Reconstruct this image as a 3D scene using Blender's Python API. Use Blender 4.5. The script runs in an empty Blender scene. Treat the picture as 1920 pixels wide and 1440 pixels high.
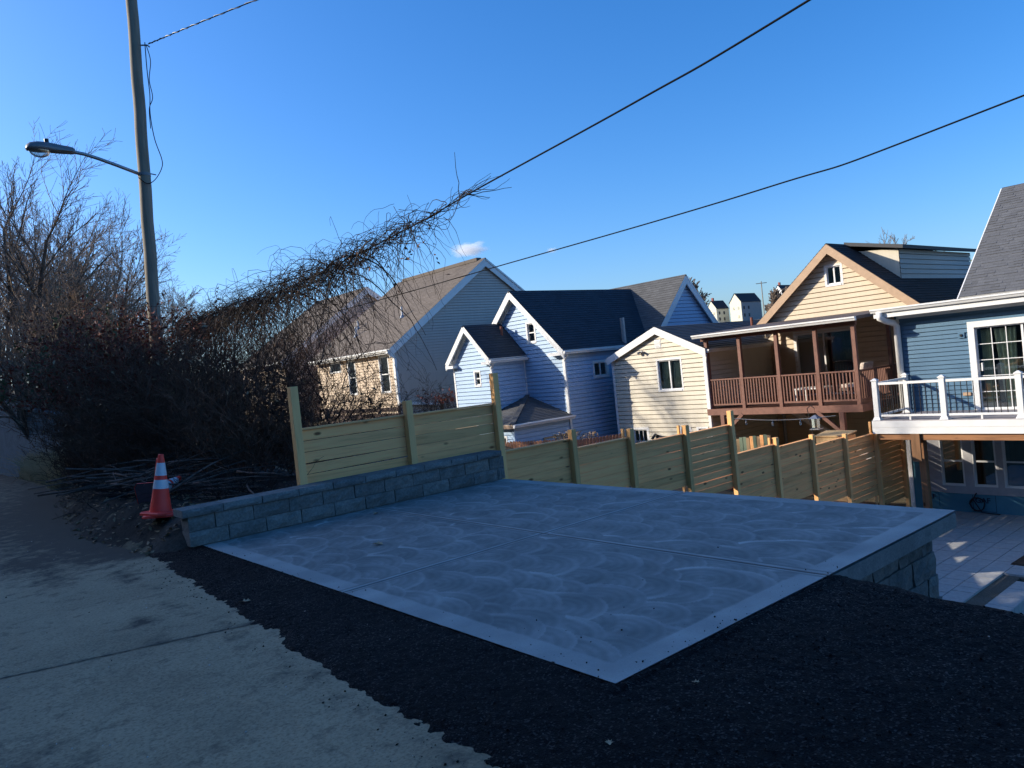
import bpy, math, random
import numpy as np
from mathutils import Vector, Matrix

# ---------------------------------------------------------------- camera, sky, sun, exposure
S = bpy.context.scene
COL = S.collection
cam_d = bpy.data.cameras.new('camera'); cam = bpy.data.objects.new('camera', cam_d); COL.objects.link(cam)
cam_d.sensor_fit = 'HORIZONTAL'; cam_d.sensor_width = 36.0; cam_d.lens = 26.85; cam_d.clip_start = 0.05; cam_d.clip_end = 6000
EYE = 1.6
# axes of the pad: X away to the right along the pad side, Y away to the left along the road
_r = Vector((0.7600, -0.6419, -0.1017)); _d = Vector((-0.0902, 0.0508, -0.9946)); _f = Vector((0.6436, 0.7651, -0.0195))
cam.matrix_world = Matrix(((_r.x, -_d.x, -_f.x, 0), (_r.y, -_d.y, -_f.y, 0), (_r.z, -_d.z, -_f.z, EYE), (0, 0, 0, 1)))
S.camera = cam

SUN_A = math.radians(49.0); SUN_EL = math.radians(21.8)      # angle off -X towards +Y, elevation
to_sun = Vector((-math.cos(SUN_A) * math.cos(SUN_EL), math.sin(SUN_A) * math.cos(SUN_EL), math.sin(SUN_EL)))
world = bpy.data.worlds.new('World'); S.world = world; world.use_nodes = True
wn = world.node_tree.nodes; wl_ = world.node_tree.links
sky = wn.new('ShaderNodeTexSky'); sky.sky_type = 'NISHITA'; sky.sun_disc = False
sky.sun_elevation = SUN_EL
sky.sun_rotation = math.atan2(to_sun.x, to_sun.y)
sky.altitude = 300; sky.air_density = 1.0; sky.dust_density = 1.9; sky.ozone_density = 3.0
tint = wn.new('ShaderNodeMix'); tint.data_type = 'RGBA'; tint.blend_type = 'MULTIPLY'; tint.inputs[0].default_value = 1.0; tint.inputs[7].default_value = (0.98, 1.13, 1.40, 1)
hsv = wn.new('ShaderNodeHueSaturation'); hsv.inputs['Saturation'].default_value = 1.2
wl_.new(sky.outputs[0], tint.inputs[6]); wl_.new(tint.outputs[2], hsv.inputs['Color']); wl_.new(hsv.outputs[0], wn['Background'].inputs[0]); wn['Background'].inputs[1].default_value = 0.106
sun_d = bpy.data.lights.new('sun', 'SUN'); sun_d.energy = 3.8; sun_d.angle = math.radians(0.53); sun_d.color = (1.0, 0.905, 0.755)
sun = bpy.data.objects.new('sun', sun_d); COL.objects.link(sun); sun.rotation_euler = to_sun.to_track_quat('Z', 'Y').to_euler()
S.cycles.volume_bounces = 6
vs = S.view_settings; vs.view_transform = 'Standard'; vs.look = 'None'; vs.gamma = 1.0; vs.exposure = 0.75; vs.use_curve_mapping = False

RNG = random.Random(7); NP = np.random.default_rng(7)

# ---------------------------------------------------------------- materials
def new_mat(name):
    m = bpy.data.materials.new(name); m.use_nodes = True
    nt = m.node_tree; return m, nt, nt.nodes, nt.links, nt.nodes['Principled BSDF']
def coords(nt, rnd=True, scale=(1, 1, 1), kind='Object'):
    n, l = nt.nodes, nt.links
    tc = n.new('ShaderNodeTexCoord'); mp = n.new('ShaderNodeMapping'); mp.inputs['Scale'].default_value = scale
    if rnd and kind == 'Object':
        oi = n.new('ShaderNodeObjectInfo'); mu = n.new('ShaderNodeVectorMath'); mu.operation = 'SCALE'
        cx = n.new('ShaderNodeCombineXYZ')
        for i in range(3): l.new(oi.outputs['Random'], cx.inputs[i])
        mu.inputs['Scale'].default_value = 37.0; l.new(cx.outputs[0], mu.inputs[0])
        ad = n.new('ShaderNodeVectorMath'); l.new(tc.outputs[kind], ad.inputs[0]); l.new(mu.outputs[0], ad.inputs[1])
        l.new(ad.outputs[0], mp.inputs['Vector'])
    else: l.new(tc.outputs[kind], mp.inputs['Vector'])
    return mp.outputs[0]
def noise(nt, vec, scale, detail=4, rough=0.6):
    t = nt.nodes.new('ShaderNodeTexNoise'); t.inputs['Scale'].default_value = scale; t.inputs['Detail'].default_value = detail
    t.inputs['Roughness'].default_value = rough; nt.links.new(vec, t.inputs['Vector']); return t.outputs['Fac']
def ramp(nt, fac, stops):
    r = nt.nodes.new('ShaderNodeValToRGB'); e = r.color_ramp.elements
    while len(e) < len(stops): e.new(0.5)
    for el, (p, c) in zip(e, stops): el.position = p; el.color = (*c, 1) if len(c) == 3 else c
    nt.links.new(fac, r.inputs[0]); return r.outputs[0]
def mix(nt, fac, a, b, mode='MIX'):
    m = nt.nodes.new('ShaderNodeMix'); m.data_type = 'RGBA'; m.blend_type = mode
    for sock, v in ((m.inputs[0], fac), (m.inputs[6], a), (m.inputs[7], b)):
        if isinstance(v, (int, float)): sock.default_value = v
        elif isinstance(v, tuple): sock.default_value = (*v, 1)
        else: nt.links.new(v, sock)
    return m.outputs[2]
def bump(nt, bsdf, h, strength=0.3, dist=0.01):
    b = nt.nodes.new('ShaderNodeBump'); b.inputs['Strength'].default_value = strength; b.inputs['Distance'].default_value = dist
    nt.links.new(h, b.inputs['Height']); nt.links.new(b.outputs[0], bsdf.inputs['Normal'])
def k(c, f): return tuple(min(1, x * f) for x in c)

def plain(name, c, rough=0.6, var=0.15, scale=6, bstr=0.15, bscale=40, metal=0, stretch=(1, 1, 1), spec=0.5):
    m, nt, n, l, b = new_mat(name); v = coords(nt, True, stretch)
    f = noise(nt, v, scale, 5)
    l.new(ramp(nt, f, [(0.3, k(c, 1 - var)), (0.7, k(c, 1 + var))]), b.inputs['Base Color'])
    b.inputs['Roughness'].default_value = rough; b.inputs['Metallic'].default_value = metal; b.inputs['Specular IOR Level'].default_value = spec
    if bstr: bump(nt, b, noise(nt, v, bscale, 4), bstr, 0.004)
    return m
def vinyl(name, c, dirt=0.08):
    m, nt, n, l, b = new_mat(name); v = coords(nt, False)
    f = noise(nt, v, 0.9, 5, 0.6); v2 = coords(nt, False, (6, 6, 0.5)); g = noise(nt, v2, 2.0, 3)
    base = ramp(nt, f, [(0.3, k(c, 1 - dirt)), (0.7, k(c, 1 + dirt * 0.6))])
    l.new(mix(nt, 0.35, base, ramp(nt, g, [(0.35, k(c, 0.86)), (0.65, k(c, 1.05))])), b.inputs['Base Color'])
    b.inputs['Roughness'].default_value = 0.5; b.inputs['Specular IOR Level'].default_value = 0.35
    bump(nt, b, noise(nt, coords(nt, False, (1, 1, 9)), 9, 3), 0.12, 0.006)
    return m
def shingle(name, c, var=0.45):
    m, nt, n, l, b = new_mat(name); v = coords(nt, False, (1, 1, 1), 'UV')
    br = n.new('ShaderNodeTexBrick'); br.offset = 0.37; br.inputs['Scale'].default_value = 1.0
    br.inputs['Brick Width'].default_value = 0.28; br.inputs['Row Height'].default_value = 0.14; br.inputs['Mortar Size'].default_value = 0.006
    br.inputs['Color1'].default_value = (*k(c, 1 - var), 1); br.inputs['Color2'].default_value = (*k(c, 1 + var), 1); br.inputs['Mortar'].default_value = (*k(c, 0.4), 1)
    br.inputs['Bias'].default_value = 0.0
    l.new(v, br.inputs['Vector'])
    f = noise(nt, v, 1.1, 5); g = noise(nt, v, 160, 2)
    col = mix(nt, 0.6, br.outputs['Color'], ramp(nt, f, [(0.3, k(c, 0.75)), (0.7, k(c, 1.25))]))
    l.new(mix(nt, 0.25, col, ramp(nt, g, [(0.35, k(c, 0.3)), (0.65, k(c, 1.9))])), b.inputs['Base Color'])
    b.inputs['Roughness'].default_value = 0.9; b.inputs['Specular IOR Level'].default_value = 0.25
    bump(nt, b, g, 0.5, 0.004); return m
def wood(name, c, axis=0, knots=True, var=0.22, grain=1.0, rough=0.75):
    m, nt, n, l, b = new_mat(name); st = [14, 14, 14]; st[axis] = 0.9
    v = coords(nt, True, tuple(st)); w = coords(nt, True)
    f = noise(nt, v, 1.6 * grain, 6, 0.65)
    col = ramp(nt, f, [(0.36, k(c, 1 - var * 1.8)), (0.5, c), (0.64, k(c, 1 + var))])
    big = noise(nt, w, 0.8, 2)
    col = mix(nt, 0.35, col, ramp(nt, big, [(0.35, (c[0] * 0.75, c[1] * 0.8, c[2] * 0.75)), (0.65, (c[0] * 1.15, c[1] * 1.12, c[2] * 1.1))]))
    oi = n.new('ShaderNodeObjectInfo')
    col = mix(nt, 0.55, col, ramp(nt, oi.outputs['Random'], [(0.0, (c[0] * 0.6, c[1] * 0.66, c[2] * 0.66)), (0.5, c), (1.0, (c[0] * 1.2, c[1] * 1.16, c[2] * 1.1))]))
    if knots:
        st2 = [5.0, 5.0, 5.0]; st2[axis] = 2.2
        vo = n.new('ShaderNodeTexVoronoi'); vo.inputs['Scale'].default_value = 1.0; l.new(coords(nt, True, tuple(st2)), vo.inputs['Vector'])
        kf = ramp(nt, vo.outputs['Distance'], [(0.07, (1, 1, 1)), (0.15, (0, 0, 0))])
        col = mix(nt, kf, col, k(c, 0.22))
    l.new(col, b.inputs['Base Color']); b.inputs['Roughness'].default_value = rough; b.inputs['Specular IOR Level'].default_value = 0.25
    bump(nt, b, f, 0.25, 0.004); return m
def glass_mat(name, tint=(0.85, 0.92, 0.9), refl=0.16):
    m, nt, n, l, b = new_mat(name); n.remove(b); out = n['Material Output']
    tr = n.new('ShaderNodeBsdfTransparent'); tr.inputs[0].default_value = (*tint, 1)
    gl = n.new('ShaderNodeBsdfGlossy'); gl.inputs['Roughness'].default_value = 0.03; gl.inputs[0].default_value = (1, 1, 1, 1)
    lw = n.new('ShaderNodeLayerWeight'); lw.inputs[0].default_value = 0.35
    mr = n.new('ShaderNodeMapRange'); mr.inputs['To Min'].default_value = refl; mr.inputs['To Max'].default_value = 0.9; l.new(lw.outputs['Fresnel'], mr.inputs[0])
    wv = noise(nt, coords(nt, True), 3.0, 2); bp = n.new('ShaderNodeBump'); bp.inputs['Strength'].default_value = 0.04; l.new(wv, bp.inputs['Height']); l.new(bp.outputs[0], gl.inputs['Normal'])
    ms = n.new('ShaderNodeMixShader'); l.new(mr.outputs[0], ms.inputs[0]); l.new(tr.outputs[0], ms.inputs[1]); l.new(gl.outputs[0], ms.inputs[2])
    l.new(ms.outputs[0], out.inputs[0]); return m
def bark(name, c, var=0.5):
    return plain(name, c, 0.9, var, 5, 0.3, 30, spec=0.15)
def leafm(name, c1, c2):
    m, nt, n, l, b = new_mat(name); v = coords(nt, False)
    l.new(ramp(nt, noise(nt, v, 9, 3), [(0.35, c1), (0.65, c2)]), b.inputs['Base Color']); b.inputs['Roughness'].default_value = 0.7
    b.inputs['Specular IOR Level'].default_value = 0.2
    return m

def pad_mat():
    m, nt, n, l, b = new_mat('troweled_concrete'); v = coords(nt, False)
    at = n.new('ShaderNodeAttribute'); at.attribute_name = 'finish'
    c = ramp(nt, at.outputs['Fac'], [(0.0, (0.13, 0.135, 0.125)), (0.27, (0.215, 0.22, 0.205)), (0.55, (0.355, 0.355, 0.33)), (1.0, (0.64, 0.63, 0.585))])
    f = noise(nt, v, 2.2, 6, 0.65); g = noise(nt, v, 140, 3)
    c = mix(nt, 0.45, c, mix(nt, 1.0, c, ramp(nt, f, [(0.3, (0.62, 0.64, 0.66)), (0.7, (1.2, 1.2, 1.2))]), 'MULTIPLY'))
    c = mix(nt, 0.25, c, mix(nt, 1.0, c, ramp(nt, g, [(0.3, (0.6, 0.6, 0.6)), (0.7, (1.3, 1.3, 1.3))]), 'MULTIPLY'))
    l.new(c, b.inputs['Base Color']); b.inputs['Roughness'].default_value = 0.72; b.inputs['Specular IOR Level'].default_value = 0.4
    ad = n.new('ShaderNodeMath'); ad.operation = 'MULTIPLY_ADD'; l.new(at.outputs['Fac'], ad.inputs[0]); ad.inputs[1].default_value = 1.2; l.new(g, ad.inputs[2])
    bump(nt, b, ad.outputs[0], 0.35, 0.004); return m
def concrete(name, c, stain=0.4, scale=1.0, rough=0.85, pits=0.5, dirt=False):
    m, nt, n, l, b = new_mat(name); v = coords(nt, True)
    f = noise(nt, v, 0.7 * scale, 8, 0.62); g = noise(nt, v, 55 * scale, 5, 0.75); h = noise(nt, v, 5.5 * scale, 6, 0.7)
    col = ramp(nt, f, [(0.28, k(c, 1 - stain)), (0.5, c), (0.75, k(c, 1 + stain * 0.45))])
    col = mix(nt, 0.5, col, mix(nt, 1.0, col, ramp(nt, h, [(0.3, (0.55, 0.55, 0.56)), (0.6, (1.12, 1.12, 1.1))]), 'MULTIPLY'))
    col = mix(nt, pits, col, mix(nt, 1.0, col, ramp(nt, g, [(0.32, (0.35, 0.35, 0.35)), (0.5, (1, 1, 1)), (0.7, (1.4, 1.38, 1.34))]), 'MULTIPLY'))
    if dirt:
        at = n.new('ShaderNodeAttribute'); at.attribute_name = 'dirt'; dn = n.new('ShaderNodeMath'); dn.operation = 'MULTIPLY_ADD'; l.new(h, dn.inputs[0]); dn.inputs[1].default_value = 1.3; l.new(at.outputs['Fac'], dn.inputs[2])
        col = mix(nt, ramp(nt, dn.outputs[0], [(0.68, (0, 0, 0)), (1.3, (0.93, 0.93, 0.93))]), col, (0.055, 0.045, 0.035))
    l.new(col, b.inputs['Base Color']); b.inputs['Roughness'].default_value = rough; b.inputs['Specular IOR Level'].default_value = 0.25
    bump(nt, b, g, 0.8 if dirt else 0.6, 0.01 if dirt else 0.006); return m
def asphalt_mat():
    m, nt, n, l, b = new_mat('fresh_asphalt'); v = coords(nt, False)
    vo = n.new('ShaderNodeTexVoronoi'); vo.inputs['Scale'].default_value = 105; l.new(v, vo.inputs['Vector'])
    f = noise(nt, v, 1.1, 6, 0.65); g = noise(nt, v, 70, 5, 0.75); cr = n.new('ShaderNodeSeparateColor'); l.new(vo.outputs['Color'], cr.inputs[0])
    col = ramp(nt, cr.outputs[0], [(0.0, (0.002, 0.002, 0.0025)), (0.55, (0.0055, 0.0055, 0.0062)), (0.85, (0.015, 0.0145, 0.0145)), (1.0, (0.085, 0.08, 0.075))])
    col = mix(nt, 1.0, col, ramp(nt, f, [(0.3, (0.55, 0.56, 0.6)), (0.55, (1.0, 1.0, 1.0)), (0.75, (2.1, 2.0, 1.9))]), 'MULTIPLY')
    l.new(col, b.inputs['Base Color']); b.inputs['Roughness'].default_value = 0.75; b.inputs['Specular IOR Level'].default_value = 0.10
    hh = mix(nt, 0.55, vo.outputs['Distance'], g); bump(nt, b, hh, 1.0, 0.03); return m
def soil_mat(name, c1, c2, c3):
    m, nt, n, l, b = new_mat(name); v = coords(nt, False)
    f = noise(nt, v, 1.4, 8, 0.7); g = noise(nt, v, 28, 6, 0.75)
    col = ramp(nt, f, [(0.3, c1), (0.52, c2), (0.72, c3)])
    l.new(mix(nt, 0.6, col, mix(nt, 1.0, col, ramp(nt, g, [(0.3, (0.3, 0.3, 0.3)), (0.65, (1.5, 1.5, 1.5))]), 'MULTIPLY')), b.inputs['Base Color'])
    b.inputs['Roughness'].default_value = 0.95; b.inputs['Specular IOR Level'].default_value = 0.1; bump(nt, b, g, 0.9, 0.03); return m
def split_stone(name, c):
    m, nt, n, l, b = new_mat(name); v = coords(nt, True)
    f = noise(nt, v, 5, 5, 0.65); g = noise(nt, v, 38, 5, 0.7); oi = n.new('ShaderNodeObjectInfo')
    col = ramp(nt, f, [(0.32, k(c, 0.55)), (0.5, c), (0.68, k(c, 1.5))])
    col = mix(nt, 0.55, col, ramp(nt, oi.outputs['Random'], [(0, k(c, 0.7)), (0.55, c), (1, (c[0] * 1.4, c[1] * 1.33, c[2] * 1.25))]))
    col = mix(nt, 0.5, col, mix(nt, 1.0, col, ramp(nt, g, [(0.3, (0.4, 0.4, 0.4)), (0.65, (1.45, 1.45, 1.45))]), 'MULTIPLY'))
    l.new(col, b.inputs['Base Color']); b.inputs['Roughness'].default_value = 0.92; b.inputs['Specular IOR Level'].default_value = 0.2
    bump(nt, b, mix(nt, 0.5, f, g), 0.9, 0.02); return m

M = dict(
    pad=pad_mat(), slab_edge=concrete('slab_edge_concrete', (0.21, 0.20, 0.19), 0.25, 1.5), joint=plain('dark_joint', (0.08, 0.085, 0.09), 0.9),
    road=concrete('old_road_concrete', (0.385, 0.29, 0.18), 0.35, 0.9, 0.9, 0.7, True), asphalt=asphalt_mat(),
    ground=soil_mat('ground_soil', (0.10, 0.085, 0.055), (0.16, 0.13, 0.085), (0.24, 0.2, 0.13)),
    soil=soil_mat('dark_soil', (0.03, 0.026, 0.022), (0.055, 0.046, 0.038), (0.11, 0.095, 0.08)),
    dirt=soil_mat('joint_dirt', (0.10, 0.09, 0.07), (0.14, 0.125, 0.10), (0.19, 0.17, 0.14)),
    stone=split_stone('split_face_block', (0.185, 0.18, 0.165)), cap=split_stone('block_cap', (0.175, 0.178, 0.17)), stone_dk=split_stone('retaining_block', (0.16, 0.155, 0.145)),
    board=wood('treated_board', (1.0, 0.48, 0.19), 0, True, .34), post=wood('treated_post', (0.95, 0.52, 0.21), 2, False), pole=wood('pole_timber', (0.30, 0.25, 0.19), 2, False, 0.35),
    picket=wood('picket_wood', (0.36, 0.17, 0.10), 2, False), plankg=wood('green_plank', (0.17, 0.22, 0.15), 2, False), plankt=wood('tan_plank', (0.36, 0.24, 0.13), 2, False),
    plywood=wood('plywood', (0.62, 0.42, 0.22), 2, False), deckwood=wood('burnt_cedar', (0.36, 0.17, 0.08), 1, True, 0.5), brownpost=wood('cedar_post', (0.30, 0.15, 0.075), 2, True, 0.4),
    porch=plain('porch_stain', (0.20, 0.088, 0.058), 0.65, 0.2, 8), porch_dk=plain('porch_soffit', (0.10, 0.075, 0.065), 0.8),
    grey_siding=vinyl('grey_beige_siding', (0.62, 0.465, 0.31)), taupe_siding=vinyl('taupe_siding', (0.53, 0.455, 0.395)), blue_siding=vinyl('pale_blue_siding', (0.385, 0.53, 0.70)), cream_siding=vinyl('cream_siding', (0.68, 0.61, 0.475)),
    tan_siding=vinyl('tan_siding', (0.66, 0.53, 0.37)), slate_siding=vinyl('slate_blue_siding', (0.085, 0.175, 0.265), 0.05), dormer_siding=vinyl('dormer_siding', (0.36, 0.34, 0.32)),
    yellow=plain('yellow_render', (0.72, 0.68, 0.52), 0.8), white=plain('white_trim', (0.78, 0.77, 0.74), 0.5, 0.05, 3, 0.05), tan_trim=plain('tan_trim', (0.46, 0.30, 0.18), 0.6, 0.1),
    grey_trim=plain('grey_trim', (0.42, 0.41, 0.42), 0.6, 0.08), brown_roof=shingle('brown_shingle', (0.17, 0.14, 0.115)), dark_roof=shingle('charcoal_shingle', (0.045, 0.052, 0.062)),
    grey_roof=shingle('grey_shingle', (0.12, 0.122, 0.128), 0.3), black_roof=shingle('black_shingle', (0.045, 0.036, 0.034)), mid_roof=shingle('weathered_shingle', (0.105, 0.105, 0.105)),
    glass=glass_mat('window_glass'), glass_dk=glass_mat('tinted_glass', (0.45, 0.5, 0.5), 0.2), curtain=plain('curtain_cloth', (0.8, 0.8, 0.66), 0.9, 0.12, 4), blind=plain('window_blind', (0.42, 0.43, 0.42), 0.8, 0.05),
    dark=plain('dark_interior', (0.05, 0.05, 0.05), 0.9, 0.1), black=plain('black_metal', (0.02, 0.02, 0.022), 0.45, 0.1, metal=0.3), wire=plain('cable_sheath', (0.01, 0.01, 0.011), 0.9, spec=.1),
    galv=plain('galvanised_steel', (0.34, 0.35, 0.36), 0.45, 0.15, 8, metal=0.7), lamp=plain('lamp_housing', (0.17, 0.18, 0.19), 0.45, 0.12, metal=0.3), lens=glass_mat('lamp_lens', (0.8, 0.82, 0.8), 0.12),
    rust=plain('rusty_pipe', (0.24, 0.08, 0.05), 0.8), orange=plain('cone_orange', (1.0, 0.05, 0.03), 0.5, 0.08, 6, 0.1), cone_shade=plain('cone_hollow_shade', (0.08, 0.05, 0.06), 0.8),
    reflect=plain('reflective_band', (0.62, 0.63, 0.66), 0.35, 0.08, 20, 0.1, 200), wrap=plain('house_wrap', (0.075, 0.25, 0.33), 0.6, 0.1, 3), ink=plain('wrap_ink', (0.01, 0.025, 0.06), 0.6),
    bark=bark('grey_bark', (0.13, 0.105, 0.085)), twig=bark('twig_bark', (0.26, 0.20, 0.155)), dtwig=bark('dark_twig', (0.15, 0.085, 0.058)), vine=bark('vine_bark', (0.042, 0.034, 0.03)),
    branch=bark('cut_branch', (0.13, 0.10, 0.085)), straw=bark('dry_grass', (0.62, 0.47, 0.27), 0.3),
    redleaf=leafm('red_leaf', (0.12, 0.022, 0.014), (0.24, 0.055, 0.03)), brownleaf=leafm('brown_leaf', (0.18, 0.115, 0.065), (0.38, 0.26, 0.15)), greenleaf=leafm('green_leaf', (0.035, 0.06, 0.022), (0.10, 0.12, 0.05)),
    tanleaf=leafm('tan_leaf', (0.36, 0.25, 0.15), (0.5, 0.38, 0.24)), wallgrey=concrete('wall_concrete', (0.20, 0.22, 0.235), 0.25), paver=plain('paver_stone', (0.36, 0.36, 0.345), 0.8, 0.15, 12, 0.3),
    mulch=soil_mat('mulch', (0.05, 0.03, 0.022), (0.08, 0.05, 0.035), (0.13, 0.085, 0.06)), darkfence=wood('dark_fence', (0.09, 0.06, 0.05), 1, False), deckfloor=plain('deck_floor', (0.30, 0.27, 0.27), 0.6),
    cushion=plain('cushion_cloth', (0.62, 0.52, 0.44), 0.9, 0.3, 14), pebble=plain('pale_pebble', (0.42, 0.39, 0.35), 0.8), brick=plain('chimney_brick', (0.30, 0.09, 0.07), 0.9), farbeige=plain('far_grey_render', (0.30, 0.28, 0.27), 0.9))

# ---------------------------------------------------------------- mesh helpers
WL = {}                                             # world location of every parent
class MB:
    def __init__(s): s.v = []; s.f = []; s.uv = []
    def quad(s, a, b, c, d=None, uv=None):
        i = len(s.v); pts = [a, b, c] if d is None else [a, b, c, d]
        s.v += [tuple(p) for p in pts]; s.f.append(tuple(range(i, i + len(pts)))); s.uv.append(uv or [(0, 0)] * len(pts)); return s
    def poly(s, pts): i = len(s.v); s.v += [tuple(p) for p in pts]; s.f.append(tuple(range(i, i + len(pts)))); s.uv.append([(0, 0)] * len(pts)); return s
    def hexa(s, p):                                 # 8 corners, bottom four then top four
        i = len(s.v); s.v += [tuple(q) for q in p]
        for f in ((3, 2, 1, 0), (4, 5, 6, 7), (0, 1, 5, 4), (1, 2, 6, 5), (2, 3, 7, 6), (3, 0, 4, 7)): s.f.append(tuple(i + j for j in f)); s.uv.append([(0, 0)] * 4)
        return s
    def box(s, x0, x1, y0, y1, z0, z1):
        return s.hexa([(x0, y0, z0), (x1, y0, z0), (x1, y1, z0), (x0, y1, z0), (x0, y0, z1), (x1, y0, z1), (x1, y1, z1), (x0, y1, z1)])
    def bar(s, a, b, w, h=None, up=(0, 0, 1)):
        a = Vector(a); b = Vector(b); d = (b - a).normalized(); up = Vector(up)
        if abs(d.dot(up)) > 0.98: up = Vector((1, 0, 0))
        sd = d.cross(up).normalized() * (w / 2); u = sd.cross(d).normalized() * ((h or w) / 2)
        return s.hexa([a - sd - u, a + sd - u, b + sd - u, b - sd - u, a - sd + u, a + sd + u, b + sd + u, b - sd + u])
    def tube(s, pts, rs, n=8, caps=True):
        pts = [Vector(p) for p in pts]
        if not hasattr(rs, '__len__'): rs = [rs] * len(pts)
        i0 = len(s.v); up = Vector((0.13, 0.07, 1)).normalized(); pu = None
        for j, p in enumerate(pts):
            t = (pts[min(j + 1, len(pts) - 1)] - pts[max(j - 1, 0)]).normalized()
            if pu is None: a = t.cross(up if abs(t.dot(up)) < 0.95 else Vector((1, 0, 0))).normalized()
            else: a = (pu - t * pu.dot(t)).normalized()
            pu = a; b = t.cross(a)
            for q in range(n):
                an = 2 * math.pi * q / n; s.v.append(tuple(p + (a * math.cos(an) + b * math.sin(an)) * rs[j]))
        for j in range(len(pts) - 1):
            for q in range(n):
                a0 = i0 + j * n + q; a1 = i0 + j * n + (q + 1) % n; s.f.append((a0, a1, a1 + n, a0 + n)); s.uv.append([(0, 0)] * 4)
        if caps:
            s.f.append(tuple(i0 + q for q in range(n - 1, -1, -1))); s.uv.append([(0, 0)] * n)
            e = i0 + (len(pts) - 1) * n; s.f.append(tuple(e + q for q in range(n))); s.uv.append([(0, 0)] * n)
        return s
    def courses(s, O, e, up, n, L, R, t0, t1, ex, th, opens=(), groove=0.0):
        """overlapping courses (siding or shingles): lower edge of each proud by th; L(t), R(t) bound it; opens = (a0,a1,t0,t1)"""
        O = Vector(O); e = Vector(e); up = Vector(up); n = Vector(n)
        P = lambda a, t, d: O + e * a + up * t + n * d
        cuts = sorted({t0, t1} | {t0 + ex * i for i in range(1, int((t1 - t0) / ex) + 1)} | ({t0 + ex * (i + 0.84) for i in range(int((t1 - t0) / ex) + 1) if t0 + ex * (i + 0.84) < t1} if groove else set()) | {q for o in opens for q in o[2:] if t0 < q < t1})
        for ta, tb in zip(cuts[:-1], cuts[1:]):
            if tb - ta < 1e-4: continue
            frac = lambda t: ((t - t0) / ex + 1e-6) % 1.0
            da = th * (1 - frac(ta)); db = th * (1 - (frac(tb) or 1)) if frac(tb) > 1e-4 else 0.0
            gq = groove and frac((ta + tb) / 2) > 0.84
            if groove: fa = frac(ta) if frac(ta) < 0.999 else 0.0; da = -groove if gq else th * (1 - .5 * fa); db = -groove if gq else th * (1 - .5 * min(.84, frac(tb) or .84))
            segs = [(L(ta), R(ta), L(tb), R(tb))]
            for o in opens:
                if o[2] < tb - 1e-5 and o[3] > ta + 1e-5:
                    new = []
                    for (la, ra, lb, rb) in segs:
                        if o[1] <= la or o[0] >= ra: new.append((la, ra, lb, rb)); continue
                        if o[0] > la: new.append((la, o[0], lb, o[0]))
                        if o[1] < ra: new.append((o[1], ra, o[1], rb))
                    segs = new
            for la, ra, lb, rb in segs:
                if ra - la < 1e-4 and rb - lb < 1e-4: continue
                s.quad(P(la, ta, da), P(ra, ta, da), P(rb, tb, db), P(lb, tb, db), [(la, ta), (ra, ta), (rb, tb), (lb, tb)])
                if frac(ta) < 1e-3 or frac(ta) > .9995: s.quad(P(la, ta, -groove), P(ra, ta, -groove), P(ra, ta, da), P(la, ta, da), [(la, ta)] * 4)
                if gq and abs(frac(ta) - .84) < .01: s.quad(P(la, ta, -groove), P(ra, ta, -groove), P(ra, ta, th * .58), P(la, ta, th * .58), [(la, ta)] * 4)
        return s
def mesh_obj(name, mb, mat, parent=None, smooth=False, loc=None):
    """one mesh object from a builder in world coordinates; its data is stored relative to its parent (or loc)"""
    me = bpy.data.meshes.new(name); o = bpy.data.objects.new(name, me); COL.objects.link(o)
    off = WL[parent.name] if parent else Vector(loc or (0, 0, 0))
    v = np.array(mb.v, dtype=np.float64) - np.array(off)
    me.from_pydata(v.tolist(), [], mb.f)
    if any(u[0] != u[-1] for u in mb.uv[:4000]):
        ul = me.uv_layers.new(name='UVMap'); flat = [c for f in mb.uv for q in f for c in q]; ul.data.foreach_set('uv', flat)
    if mat: me.materials.append(mat)
    if smooth: me.polygons.foreach_set('use_smooth', [True] * len(me.polygons))
    if parent: o.parent = parent; WL[o.name] = off
    else: o.location = off; WL[o.name] = Vector(off)
    return o
def np_obj(name, V, F, mat, parent=None, smooth=False, loc=None):
    me = bpy.data.meshes.new(name); o = bpy.data.objects.new(name, me); COL.objects.link(o)
    off = WL[parent.name] if parent else Vector(loc or (0, 0, 0))
    V = np.asarray(V, dtype=np.float32) - np.array(off, dtype=np.float32); F = np.asarray(F, dtype=np.int32); kk = F.shape[1]
    me.vertices.add(len(V)); me.vertices.foreach_set('co', V.ravel()); me.loops.add(F.size); me.loops.foreach_set('vertex_index', F.ravel())
    me.polygons.add(len(F)); me.polygons.foreach_set('loop_start', np.arange(0, F.size, kk, dtype=np.int32)); me.polygons.foreach_set('loop_total', np.full(len(F), kk, dtype=np.int32))
    if smooth: me.polygons.foreach_set('use_smooth', np.ones(len(F), dtype=bool))
    me.update(calc_edges=True); me.validate()
    if mat: me.materials.append(mat)
    if parent: o.parent = parent; WL[o.name] = off
    else: o.location = off; WL[o.name] = Vector(off)
    return o
def tag(o, label=None, cat=None, group=None, kind=None):
    if label: o['label'] = label
    if cat: o['category'] = cat
    if group: o['group'] = group
    if kind: o['kind'] = kind
    return o
def thing(name, label, cat, loc, group=None):
    o = bpy.data.objects.new(name, None); COL.objects.link(o); o.location = loc; o.empty_display_size = 0.2; WL[o.name] = Vector(loc)
    return tag(o, label, cat, group)
def inst(name, me, parent, wloc, rot=(0, 0, 0), scale=(1, 1, 1)):
    """another object on shared mesh data, placed at a world location"""
    o = bpy.data.objects.new(name, me); COL.objects.link(o); o.location = Vector(wloc) - (WL[parent.name] if parent else Vector())
    o.rotation_euler = rot; o.scale = scale
    if parent: o.parent = parent
    WL[o.name] = Vector(wloc); return o
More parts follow.
